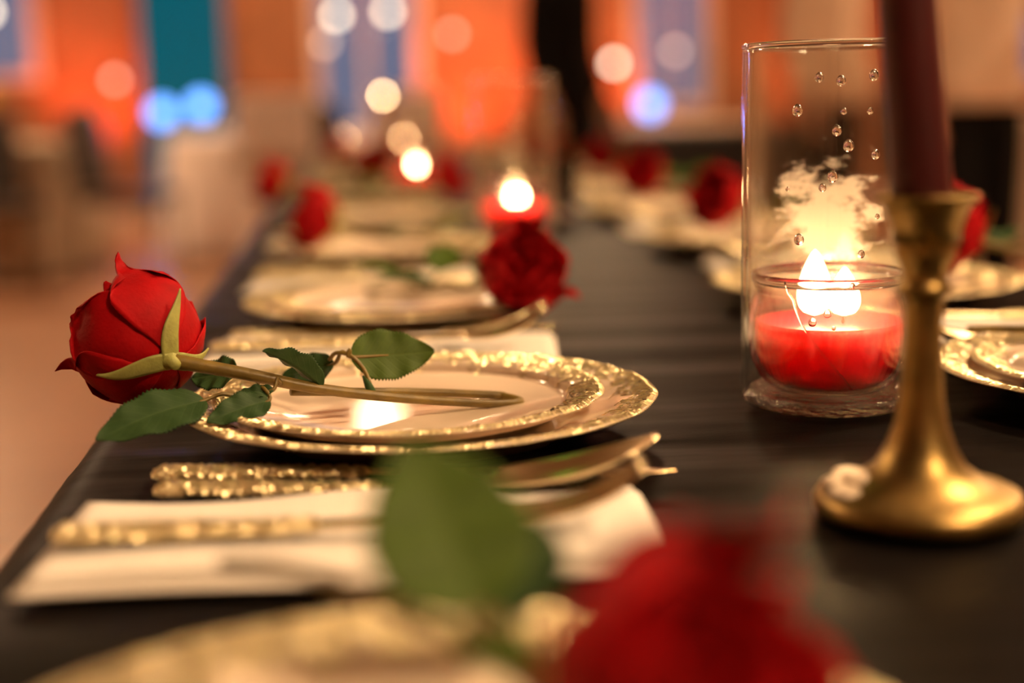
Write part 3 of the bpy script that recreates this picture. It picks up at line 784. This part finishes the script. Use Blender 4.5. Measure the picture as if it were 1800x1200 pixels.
# ------------------------------------------------------------------ place settings
LY = [.312, .780, 1.190, 1.630, 2.070, 2.510, 2.950, 3.390, 3.830, 4.270, 4.710]
LX = [.012, .031, .034, .030, .036, .030, .034, .030, .036, .030, .034]
g_d, g_s, g_n, g_f, g_k, g_sp = 'dinner plates on the black cloth', 'salad plates stacked on dinner plates', 'napkins between the plates', 'forks on napkins', 'knives beside plates', 'spoons beside plates'
nearL = {0: 'reflecting green light, beside the rose with upright leaves', 1: 'under the plate that carries the folded-stem rose', 2: 'just beyond the plate with the folded-stem rose'}
for k, (x, y) in enumerate(zip(LX, LY)):
    if k <= 2:
        ld = 'cream dinner plate with flecked gold rim, ' + nearL[k]
        ls = 'cream salad plate with gold rim, ' + ('at the place of the rose with upright leaves' if k == 0 else 'carrying the rose with a folded stem' if k == 1 else 'at the next place beyond the folded-stem rose')
    else:
        ld = 'gold-rimmed cream dinner plate farther along the row beside the open floor'
        ls = 'gold-rimmed cream salad plate farther along the row beside the open floor'
    dinner_plate(x, y, ld, g_d, k * .7)
    salad_plate(x - (.006 if k == 1 else 0), y + (.002 if k == 1 else 0), ls, g_s, k * 1.1 + .3)
    near = k <= 1
    if k >= 1 and k != 6:
        w_ = 'at the place of the folded-stem rose' if k == 1 else 'at the place just beyond the folded-stem rose' if k == 2 else 'farther along the row beside the open floor'
        knife(x - .134, y - (.094 if near else .088), R(-10.4 if near else -5), 'gold knife with glittering handle ' + w_, g_k)
        spoon(x - .129, y - (.1245 if near else .119), R(-10.5 if near else -5), 'gold spoon with glittering handle ' + w_, g_sp)
    if k != 5:
        w_ = 'between the spoon and the rose with upright leaves' if k == 0 else 'just beyond the plate with the folded-stem rose' if k == 1 else 'farther along the row beside the open floor'
        napkin(x - .018, y + (.255 if k == 0 else .220), R(-3 if k == 0 else -6), 'folded white napkin under a gold fork, ' + w_, g_n, k)
        fork(x - .137, y + (.250 if k == 0 else .224), R(-4 if k == 0 else -6), 'gold fork lying on a white napkin, ' + w_, g_f)
RY = [None, .775, 1.200, 1.630, 2.080, 2.520, 2.960, 3.400, 3.840, 4.280, 4.720]
RX = [None, .468, .440, .466, .462, .466, .460, .466, .462, .466, .462]
for k in range(1, len(RY)):
    x, y = RX[k], RY[k]
    if k == 1: w_ = 'behind the brass candlestick'
    elif k == 2: w_ = 'behind the tall glass vase'
    else: w_ = 'in the far row across the table'
    dinner_plate(x, y, 'gold-rimmed cream dinner plate ' + w_, g_d, k * .9)
    salad_plate(x, y, 'gold-rimmed cream salad plate ' + w_, g_s, k * .5)
    knife(x + .134, y + .090, R(174.5), 'gold knife by the plate ' + w_, g_k)
    spoon(x + .129, y + .117, R(174.5), 'gold spoon by the plate ' + w_, g_sp)
    napkin(x + .018, y - .212, R(177), 'folded white napkin by the plate ' + w_, g_n, k + 1)
    fork(x + .137, y - .208, R(176), 'gold fork on a napkin by the plate ' + w_, g_f)
far_l = 'red rose with green leaves lying farther along the table row beside the open floor'
far_r = 'red rose with green leaves lying farther along the row across from the open floor'
rose(.108, 1.112, .041, R(-58), 'red rose with its bloom turned down past the rim at the second plate')
rose(-.022, 1.612, .044, R(170), 'red rose hanging over the plate edge at the third place beside the open floor')
rose(-.105, 2.290, .050, R(165), far_l); rose(.125, 2.330, .050, R(-20), far_l); rose(.03, 2.87, .05, R(-90), far_l); rose(.06, 3.40, .05, R(-60), far_l); rose(-.02, 3.85, .05, R(170), far_l)
rose(.530, 1.185, .052, R(200), 'red rose standing proud beside the cup of the brass candlestick')
rose(.440, 1.640, .052, R(-150), 'red rose just behind the tall glass vase with the burning candle')
rose(.462, 2.220, .052, R(-130), far_r); rose(.515, 2.95, .05, R(-110), far_r); rose(.42, 3.05, .05, R(-100), far_r); rose(.45, 3.5, .05, R(-100), far_r)
rose(.560, .800, .052, R(-25), 'red rose on the plate behind the brass candlestick stem')

# ------------------------------------------------------------------ vases with jar candles
VR, VH, VW = .0502, .2035, .0028
prof_wall = [(VR - .0055, .0005), (VR - .0022, .0018), (VR - .0005, .0045), (VR, .009), (VR, VH * .5), (VR, VH - .003), (VR - .0003, VH - .0012), (VR - VW / 2, VH), (VR - VW + .0003, VH - .0012), (VR - VW, VH - .003), (VR - VW, VH * .5), (VR - VW, .0095)]
WALL = mesh_of('glass_wall', *lathe(prof_wall, 128), 'vase_glass')
WALLC = mesh_of('glass_wall_clean', *lathe(prof_wall, 96), 'vase_glass_clean')
RIM = mesh_of('glass_rim', *lathe([(VR - VW / 2 + .0019 * math.cos(a), VH + .0006 + .0017 * math.sin(a)) for a in np.linspace(0, 2 * math.pi, 13)[:-1]], 128, True), 'clear_glass')
def base_profile():
    rb = VR - VW - .0002
    return [(0, .0008), (rb * .55, .0012), (rb * .82, .0002), (rb * .94, .0006), (rb * .985, .0030), (rb, .006), (rb, .0082), (rb * .97, .0088), (rb * .8, .0082), (rb * .4, .0078), (0, .0076)]
BASE = mesh_of('glass_base', *lathe(base_profile(), 128, False, lambda j, r, a: r * (1 - .016 * (abs(math.cos(18 * a)) if r > .04 else 0))), 'base_glass')
def drop_mesh(s):
    n = 8
    return mesh_of('droplet', *lathe([(0 if j in (0, n) else s * math.sin(math.pi * j / n) * (1 - .15 * math.cos(math.pi * j / n)), s * 1.15 * math.cos(math.pi * j / n)) for j in range(n + 1)], 14), 'clear_glass')
DROP = drop_mesh(.0019)
def vase(x, y, label, hero=False, rz=0.0):
    t = thing('cylinder_vase', label, 'vase', (x, y, ZT), rz, 'cylinder vases along the table')
    obj('glass_wall', WALL if hero else WALLC, t); obj('glass_rim', RIM, t); obj('glass_base', BASE, t)
    if hero:
        lr = random.Random(5)
        spots = [(-97, .186), (-84, .184), (-64, .1865), (-110, .169), (-86, .158), (-79, .150), (-116, .127), (-94, .128), (-88, .134), (-62, .145), (-108, .100), (-60, .112), (-70, .092), (-82, .168), (-90, .060), (-99, .055), (-86, .052), (-75, .075), (-66, .168)]
        for (a, z) in spots:
            a -= 20; s = lr.uniform(.6, 1.6)
            M = Matrix.Translation((math.cos(R(a)) * (VR + .0003), math.sin(R(a)) * (VR + .0003), z)) @ Matrix.Rotation(R(a), 4, 'Z') @ Matrix.Diagonal((.55 * s, s, s, 1))
            obj('droplet', DROP, t, M=M)
    return t
JZ = .0084                                      # jar stands on the vase's thick bottom
JP = [(0, .0006), (.022, .0006), (.029, .0018), (.0355, .0075), (.0403, .0180), (.0420, .0300), (.0412, .0420), (.0388, .0515), (.0375, .0545), (.0378, .0570), (.0398, .0590), (.0402, .0640), (.0392, .0665),
      (.0382, .0660), (.0380, .0590), (.0360, .0565), (.0358, .0545), (.0371, .0508), (.0394, .0415), (.0402, .0300), (.0385, .0188), (.0338, .0092), (.027, .0040), (0, .0036)]
JP = [(r * 1.085, z * 1.03) for r, z in JP]
def ribs(j, r, a):
    return r + (.0008 * math.cos(64 * a) if 3 <= j <= 7 and math.sin(a + 1.2) < .55 else 0)
JAR = mesh_of('jar', *lathe(JP, 192, False, ribs), 'jar_glass')
JRIM = mesh_of('jar_rim', *lathe([(.0432 + .0016 * math.cos(a), .0660 + .0030 * math.sin(a)) for a in np.linspace(0, 2 * math.pi, 13)[:-1]], 96, True), 'clear_glass')
WAXP = [(0, .0044), (.0265, .0048), (.0332, .0098), (.0378, .0192), (.0394, .0300), (.0390, .0365), (.0384, .0395), (.0360, .0390), (.0250, .0378), (.0120, .0372), (0, .0370)]
WAXP = [(r * 1.085, z * 1.03) for r, z in WAXP]
WAX = mesh_of('wax', *lathe(WAXP, 64), 'wax_red')
def flame_mesh(name, r, h, mat):
    n = 16; P = []
    for j in range(n + 1):
        s = j / n
        P.append((0 if j in (0, n) else r * (math.sin(math.pi * s ** .66) ** .68) * (1 - .22 * s), h * s))
    return mesh_of(name, *lathe(P, 20), mat)
FL_BIG = flame_mesh('flame_big', .0105, .038, 'flame')
FL_SMALL = flame_mesh('flame_small', .0095, .028, 'flame')
FL_FAR = flame_mesh('flame_far', .0060, .016, 'flame_far')
FL_DIM = flame_mesh('flame_dim', .0060, .016, 'flame_dim')
WICK = mesh_of('wick', *tube([(0, 0, 0), (.0004, 0, .006), (.0012, 0, .010)], .0010, 8), 'wick_black')
def jar_candle(x, y, label, flames, z0=JZ, light=CANDLE_W, seam=False, rz=0.0):
    t = thing('jar_candle', label, 'candle', (x, y, ZT + z0), rz, 'red jar candles along the table')
    obj('jar', JAR, t); obj('jar_rim', JRIM, t); obj('wax', WAX, t)
    for (fx, fy, me) in flames:
        wk = obj('wick', WICK, t, (fx, fy, .0386)); obj('flame', me, wk, (.0008, 0, .0045))
    if seam:
        pts = []
        for s in np.linspace(0, 1, 22):
            a = R(-142 + 52 * s); z = .0670 - .060 * s ** .75
            rr = float(np.interp(z, [p[1] for p in JP[:12]], [p[0] for p in JP[:12]])) + .0006
            pts.append((rr * math.cos(a), rr * math.sin(a), z))
        obj('glass_seam', mesh_of('glass_seam', *tube(pts, .0006, 8), 'clear_glass'), t)
    if light:
        point_light('candle_glow', (x, y, ZT + z0 + .061), (1, .50, .18), light, .008)
    return t
vase(.268, .786, 'tall clear glass cylinder vase with droplets and wax film beside the candlestick', True)
jar_candle(.268, .786, 'lit red candle in a ribbed round glass jar inside the tall vase beside the candlestick', [(-.009, .002, FL_BIG), (.007, -.003, FL_SMALL)], seam=True)
vase(.196, 1.77, 'clear cylinder vase holding a lit candle, next one beyond the candlestick')
jar_candle(.196, 1.77, 'lit red jar candle glowing pink behind the rose with the downturned bloom', [(-.002, 0, FL_FAR), (.006, .004, FL_FAR)], light=.6)
vase(.115, 2.73, 'clear cylinder vase with a candle farther along the table')
jar_candle(.115, 2.73, 'lit red jar candle in the vase farther along the table', [(0, 0, FL_FAR)], light=.6)
jar_candle(.172, 5.03, 'dim jar candle in place of a flame reflection next to the short taper', [(0, 0, FL_DIM)], 0, .02)  # added candle, stands in for flame reflections in the farther vase
jar_candle(-.034, 4.98, 'dim jar candle on the bare cloth at the far end of the table', [(0, 0, FL_DIM)], 0, .02)

# ------------------------------------------------------------------ brass candlesticks with tapers
CSP = [(0, .0), (.0400, .0), (.0412, .0020), (.0412, .0060), (.0395, .0092), (.0360, .0112), (.0300, .0128), (.0245, .0158), (.0190, .0215), (.0145, .0300), (.0112, .0395), (.0094, .0500), (.0084, .0620), (.0078, .0800), (.0080, .0930), (.0084, .0965),
       (.0112, .0985), (.0116, .1005), (.0098, .1025), (.0092, .1050), (.0100, .1090), (.0118, .1130), (.0128, .1160), (.0122, .1190), (.0135, .1230), (.0155, .1300), (.0178, .1360), (.0212, .1392), (.0216, .1402), (.0208, .1408), (.0160, .1400), (.0142, .1380), (.0140, .1200), (0, .1195)]
CSP = [(r * (1.075 if z < .02 else 1.0), z * .965) for r, z in CSP]
CS = mesh_of('candlestick_body', *lathe(CSP, 72), 'brass_old')
def drip(seed):
    lr = np.random.default_rng(seed); n = 9
    V, F = lathe([(0 if j in (0, n) else .0065 * math.sin(math.pi * j / n), .0034 * math.cos(math.pi * j / n)) for j in range(n + 1)], 14)
    return [(x * (1 + .3 * lr.random()), y * (1 + .3 * lr.random()), z) for x, y, z in V], F
def candlestick(x, y, label, drips=False):
    t = thing('candlestick', label, 'candlestick', (x, y, ZT), 0, 'brass candlesticks')
    obj('body', CS, t)
    if drips:
        for i, (a, rr, z) in enumerate(((168, .0330, .0125), (150, .0300, .0135), (190, .0350, .0115), (176, .0260, .0150))):
            obj('wax_drip', mesh_of('wax_drip', *drip(i), 'wax_drip'), t, (rr * math.cos(R(a)), rr * math.sin(R(a)), z))
    return t
def taper(x, y, h, lean, label, lit=None, r0=.0124, r1=.0100):
    t = thing('taper_candle', label, 'candle', (x, y, ZT + .1157), 0, 'dark red taper candles')
    t.rotation_euler = (0, -lean, 0)
    pr = [(0, .0005), (r0 * .88, .0005), (r0 * .94, .008), (r0, .020)] + [(r0 + (r1 - r0) * s, .02 + (h - .035) * s) for s in np.linspace(.1, 1, 8)] + [(r1 * .8, h - .007), (r1 * .35, h), (0, h)]
    obj('wax', mesh_of('wax', *lathe(pr, 40), 'candle_red'), t)
    wk = obj('wick', WICK, t, (0, 0, h - .001))
    if lit: obj('flame', lit, wk, (.0008, 0, .007))
    return t
candlestick(.2345, .568, 'worn brass candlestick with wax drips on its foot, in front of the glass vase', True)
taper(.2345, .568, .235, R(6.0), 'dark red taper candle leaning in the brass candlestick in front of the vase')
candlestick(.103, 4.97, 'brass candlestick at the far part of the table')
taper(.103, 4.97, .070, 0, 'short burning red taper in the candlestick at the far part of the table', FL_FAR)
# clear tumbler across the table
t = thing('drinking_glass', 'small clear glass tumbler standing among the far roses', 'glass', (.312, 2.20, ZT))
obj('bowl', mesh_of('bowl', *lathe([(0, 0), (.026, 0), (.028, .002), (.033, .085), (.0322, .0862), (.0314, .085), (.0266, .008), (0, .007)], 48), 'clear_glass'), t)

# ------------------------------------------------------------------ things in the background
def round_table(x, y, r, mat, label, group='round tables across the hall'):
    n = 96; V, F = [], []
    rows = [(0, T), (r * .5, T), (r - .01, T), (r, T - .006)] + [(r + .004, T - .05 - .66 * s) for s in np.linspace(0, 1, 12)]
    for j, (rr, z) in enumerate(rows):
        for i in range(n):
            a = 2 * math.pi * i / n; h = max(0, (T - .05 - z) / .66)
            q = rr + h * (.05 + .045 * math.sin(a * 14 + .8 * math.sin(a * 3)))
            V.append((q * math.cos(a), q * math.sin(a), z))
    for j in range(1, len(rows) - 1):
        for i in range(n):
            k_ = (i + 1) % n
            F.append((j * n + i, (j + 1) * n + i, (j + 1) * n + k_, j * n + k_))
    F.append(tuple(n + i for i in range(n)))
    return tag(obj('tablecloth', mesh_of('tablecloth', V, F, mat), None, (x, y, 0)), label, 'tablecloth', group)
def chair_template(mat):
    t = thing('banquet_chair', '', 'chair')
    obj('seat', mesh_of('seat', *rbox(-.21, .21, -.21, .21, .43, .49, .02), mat, True), t)
    n, m = 10, 8; P = np.zeros((n, m, 3))
    for i in range(n):
        for j in range(m):
            s, u = i / (n - 1), j / (m - 1) * 2 - 1
            P[i, j] = (u * .20 * (1 - .15 * max(0, s - .7) * abs(u) * 3), .21 + .07 * s - .03 * (1 - u * u), .50 + .45 * s - .05 * max(0, s - .8) * u * u * 5)
    V, F, _ = grid_solid(P, .035); obj('backrest', mesh_of('backrest', V, F, mat), t)
    for sx in (-1, 1):
        obj('leg', mesh_of('leg', *tube([(sx * .18, -.18, 0), (sx * .175, -.175, .44)], .012, 8), 'chair_leg_metal'), t)
        obj('leg', mesh_of('leg', *tube([(sx * .18, .24, 0), (sx * .18, .19, .44), (sx * .18, .215, .56)], .012, 8), 'chair_leg_metal'), t)
    return t
def slip_chair_template():
    """chair under a floor-length pale cover"""
    t = thing('covered_chair', '', 'chair')
    V, F = join(rbox(-.22, .22, -.22, .20, .02, .48, .03), rbox(-.21, .21, .17, .27, .02, .98, .04))
    obj('slipcover', mesh_of('slipcover', V, F, 'linen_white'), t)
    obj('sash', mesh_of('sash', *join(rbox(-.216, .216, .163, .277, .60, .68, .01), rbox(-.05, .05, .275, .31, .58, .70, .012)), 'linen_cream'), t)
    return t
round_table(-2.35, 8.6, .80, 'linen_cream', 'round table under a cream floor-length cloth with yellow flowers')
round_table(-0.55, 9.3, .62, 'linen_white', 'round table under a pale cloth beside the glass door')
round_table(2.05, 9.4, .62, 'linen_cream', 'round table under a cream cloth below the window with the blue glow')
round_table(4.2, 8.4, .75, 'linen_cream', 'round table under a cream cloth behind the people in pale shirts')
ch = chair_template('chair_dark')
spots = [(-1.80, 7.30, 25, 'dark banquet chair drawn up to the cream table with yellow flowers'), (-1.22, 7.95, 70, 'dark banquet chair standing between the cream table and the glass door'),
         (-0.30, 8.20, -170, 'dark banquet chair with its back to the long table by the pale round table'), (1.5, 8.6, 150, 'dark banquet chair at the cream table below the blue-lit window'),
         (3.2, 7.6, 120, 'dark banquet chair beside the people in pale shirts'), (-3.65, 8.2, 60, 'dark banquet chair at the wall side of the yellow flower table')]
for i, (x, y, a, lb) in enumerate(spots):
    if i == 0:
        ch.location = (x, y, 0); ch.rotation_euler = (0, 0, R(a)); ch['label'] = lb; ch['group'] = 'dark banquet chairs'
    else: copy_thing(ch, (x, y, 0), R(a), lb, 'dark banquet chairs')
sl = slip_chair_template()
spots = [(-0.36, 7.6, 170, 'chair under a pale sashed slipcover at the pale round table'), (0.22, 8.2, 200, 'chair under a pale sashed slipcover beside the dark chair back')]
for i, (x, y, a, lb) in enumerate(spots):
    if i == 0:
        sl.location = (x, y, 0); sl.rotation_euler = (0, 0, R(a)); sl['label'] = lb; sl['group'] = 'covered chairs'
    else: copy_thing(sl, (x, y, 0), R(a), lb, 'covered chairs')
# black-clothed serving table
def black_table(x0, x1, y0, y1, label):
    V, F = [], []
    xs = np.linspace(x0, x1, 40); yy = np.linspace(y0, y1, 16)
    ring = [(x, y0, 0, -1) for x in xs] + [(x1, y, 1, 0) for y in yy[1:]] + [(x, y1, 0, 1) for x in xs[::-1][1:]] + [(x0, y, -1, 0) for y in yy[::-1][1:-1]]
    n = len(ring); zs = [T] + [T - .006] + list(np.linspace(T - .05, .03, 9))
    for k_, z in enumerate(zs):
        h = max(0, (T - .05 - z) / T)
        for i, (x, y, ox, oy) in enumerate(ring):
            q = h * (.04 + .03 * math.sin(i * .9)) + (0 if k_ == 0 else .006)
            V.append((x + ox * q, y + oy * q, z))
    for k_ in range(len(zs) - 1):
        for i in range(n): F.append((k_ * n + i, (k_ + 1) * n + i, (k_ + 1) * n + (i + 1) % n, k_ * n + (i + 1) % n))
    F.append(tuple(range(n)))
    tag(obj('tablecloth', mesh_of('tablecloth', V, F, 'linen_black'), None), label, 'tablecloth')
black_table(1.35, 2.55, 7.3, 7.9, 'serving table draped in black cloth beside the black-clad person')
# yellow flowers on the cream table
def flowers(x, y, label, n=16, seed=2):
    lr = random.Random(seed)
    t = thing('flower_arrangement', label, 'flowers', (x, y, T + .002))
    obj('vase', mesh_of('vase', *lathe([(0, 0), (.05, 0), (.07, .05), (.055, .11), (.06, .14), (.05, .14), (.046, .11), (0, .02)], 28), 'linen_cream'), t)
    for i in range(n):
        a, rr, z = lr.uniform(0, 6.28), lr.uniform(.02, .15), lr.uniform(.20, .30)
        p = (rr * math.cos(a), rr * math.sin(a), z)
        V, F = lathe([(0, -.02), (.02, -.015), (.036, .005), (.030, .022), (.018, .016), (.008, .022), (0, .018)], 16, False, lambda j, r, q: r * (1 + .14 * math.cos(6 * q)))
        b = obj('blossom', mesh_of('blossom', V, F, 'flower_yellow'), t, p)
        obj('stalk', mesh_of('stalk', *tube([(0, 0, -.01), (-p[0] * .85, -p[1] * .85, -z + .08)], .003, 6), 'leaf_dark'), b)
flowers(-2.15, 8.3, 'bunch of yellow flowers in a cream vase on the cream round table')
# bulbs
lbW = 'white globe bulb in place of a light reflected in the window by the red-lit panel'
bulb(-.090, 10.6, 1.565, 'bulb_white', lbW); bulb(.280, 10.6, 1.585, 'bulb_white', lbW)
bulb(-.185, 10.7, 1.375, 'bulb_dim', 'dim bulb in place of a lower light reflected in the window by the red-lit panel')
bulb(.75, 10.7, 1.42, 'bulb_dim', 'dim globe bulb hanging in front of the red-lit panel')
bulb(1.92, 10.5, 1.18, 'bulb_white', 'white globe bulb hanging before the window with the blue glow')
bulb(2.38, 10.5, 1.26, 'bulb_dim', 'dim globe bulb hanging before the window with the blue glow')
bulb(-2.50, 10.5, 1.62, 'bulb_white', 'white globe bulb in place of a light reflected in the window behind the yellow flowers')
bulb(-1.70, 10.7, 1.14, 'bulb_dim', 'dim globe bulb hanging before the red-lit panel by the glass door')

# ------------------------------------------------------------------ people
def skin_obj(name, verts, edges, radii, mat, parent, root=0, sub=2):
    me = bpy.data.meshes.new(name); me.from_pydata(verts, edges, []); me.materials.append(MATS[mat])
    o = obj(name, me, parent)
    sk = o.modifiers.new('skin', 'SKIN'); sk.use_smooth_shade = True
    if not me.skin_vertices:
        bpy.context.view_layer.objects.active = o
    for i, r in enumerate(radii):
        r = (r, r) if isinstance(r, (int, float)) else r
        me.skin_vertices[0].data[i].radius = r
        me.skin_vertices[0].data[i].use_root = (i == root)
    s = o.modifiers.new('sub', 'SUBSURF'); s.levels = sub; s.render_levels = sub
    return o
def person(x, y, rz, top, bottom, label, arm_l=None, arm_r=None, s=1.0):
    t = thing('person', label, 'person', (x, y, 0), rz, None); t.scale = (s, s, s)
    AL = arm_l or [(.22, .02, 1.13), (.24, -.06, .90)]; AR = arm_r or [(-.22, .02, 1.13), (-.24, -.06, .90)]
    v, e, r = [], [], []
    def add(p, rad, frm=None):
        v.append(p); r.append(rad)
        if frm is not None: e.append((frm, len(v) - 1))
        return len(v) - 1
    pel = add((0, 0, .96), (.14, .10)); sp = add((0, -.01, 1.12), (.125, .09), pel); chs = add((0, 0, 1.32), (.15, .10), sp)
    nb = add((0, .01, 1.46), (.06, .055), chs); nk = add((0, .005, 1.52), .052, nb); jw = add((0, -.022, 1.575), .062, nk); hd = add((0, -.010, 1.645), .083, jw); ht = add((0, .004, 1.725), .076, hd)
    add((0, -.116, 1.622), .015, hd)
    for sx in (-1, 1): add((sx * .090, .012, 1.635), .018, hd)
    for sx, A in ((1, AL), (-1, AR)):
        shd = add((sx * .17, .01, 1.42), .055, chs); el = add(A[0], .042, shd); wr = add(A[1], .027, el)
        d = (Vector(A[1]) - Vector(A[0])).normalized(); pm = Vector(A[1]) + d * .05; pal = add(tuple(pm), (.032, .020), wr)
        sdv = Vector((0, 1, 0)) if abs(d.y) < .8 else Vector((1, 0, 0))
        for q in range(4):
            k1 = add(tuple(pm + d * .05 + sdv * (q - 1.5) * .018), .0095, pal); add(tuple(pm + d * (.10 + .008 * (1.5 - abs(q - 1.5))) + sdv * (q - 1.5) * .019 + Vector((-sx * .012, 0, 0))), .008, k1)
        th = add(tuple(Vector(A[1]) + d * .035 - sdv * .036), .0105, wr); add(tuple(Vector(A[1]) + d * .07 - sdv * .05), .009, th)
    for sx in (-1, 1):
        hp = add((sx * .09, 0, .88), .085, pel); kn = add((sx * .10, -.015, .50), .056, hp); an = add((sx * .10, .02, .10), .040, kn); add((sx * .11, -.12, .045), (.042, .035), an)
    skin_obj('body', v, e, r, 'skin', t)
    # shirt: torso with a hem over the waistband, two sleeves
    rows = [(.875, .172, .128), (.88, .180, .136), (.96, .178, .135), (1.05, .168, .126), (1.15, .168, .125), (1.28, .184, .130), (1.37, .188, .124), (1.42, .170, .108), (1.45, .125, .090), (1.475, .080, .074), (1.47, .070, .064)]
    V, F = lathe([(1.0, z) for z, _, _ in rows], 36)
    V = [(x_ * rows[q // 36][1], y_ * rows[q // 36][2], z_) for q, (x_, y_, z_) in enumerate(V)]
    obj('shirt', mesh_of('shirt', V, F, top), t)
    for sx, A in ((1, AL), (-1, AR)):
        v, e, r = [], [], []
        s0 = add((sx * .09, .01, 1.39), .070); shd = add((sx * .172, .01, 1.418), .080, s0); el = add(A[0], .058, shd); add(tuple(Vector(A[0]).lerp(Vector(A[1]), .9)), .043, el)
        skin_obj('sleeve', v, e, r, top, t)
    v, e, r = [], [], []
    pel = add((0, 0, .965), (.155, .118)); add((0, 0, 1.08), (.135, .10), pel)
    for sx in (-1, 1):
        hp = add((sx * .09, 0, .87), .104, pel); kn = add((sx * .10, -.015, .50), .076, hp); add((sx * .10, .015, .11), .066, kn)
    skin_obj('trousers', v, e, r, bottom, t)
    n = 10
    V, F = lathe([(0 if j == 0 else .098 * math.sin(math.pi * .62 * j / n), .098 * math.cos(math.pi * .62 * j / n)) for j in range(n + 1)], 28)
    obj('hair', mesh_of('hair', [(a * .95, b * 1.12, c * 1.1) for a, b, c in V], F, 'hair_dark'), t, (0, .020, 1.690), (R(-32), 0, 0))
    V, F = lathe([(0 if j in (0, 6) else .022 * math.sin(math.pi * j / 6), .007 * math.cos(math.pi * j / 6)) for j in range(7)], 14)
    obj('mouth', mesh_of('mouth', [(a, b * .4, c) for a, b, c in V], F, 'lips'), t, (0, -.082, 1.582))
    for sx in (-1, 1):
        V, F = lathe([(0 if j in (0, 6) else .014 * math.sin(math.pi * j / 6), .012 * math.cos(math.pi * j / 6)) for j in range(7)], 12)
        obj('eye', mesh_of('eye', V, F, 'eye_white'), t, (sx * .030, -.083, 1.652))
        obj('shoe', mesh_of('shoe', *loft([(-.16, .03, .02, .022), (-.13, .045, .03, .03), (-.06, .046, .034, .034), (.0, .040, .045, .045), (.05, .038, .045, .045), (.075, .028, .038, .040)], 14), 'cloth_black'), t, (sx * .105, .01, 0), (0, 0, R(90)))
    return t
person(0.93, 6.3, R(50), 'cloth_black', 'cloth_black', 'person in black clothes standing beyond the table in front of the red-lit panel')
person(2.06, 4.6, R(15), 'shirt_pale', 'cloth_black', 'person in a pale shirt and black trousers standing behind the taper candle', arm_l=[(.26, -.06, 1.14), (.10, -.26, 1.10)])
person(1.92, 5.7, R(40), 'shirt_pale', 'cloth_black', 'person in a pale shirt and black trousers seen through the tall glass vase')
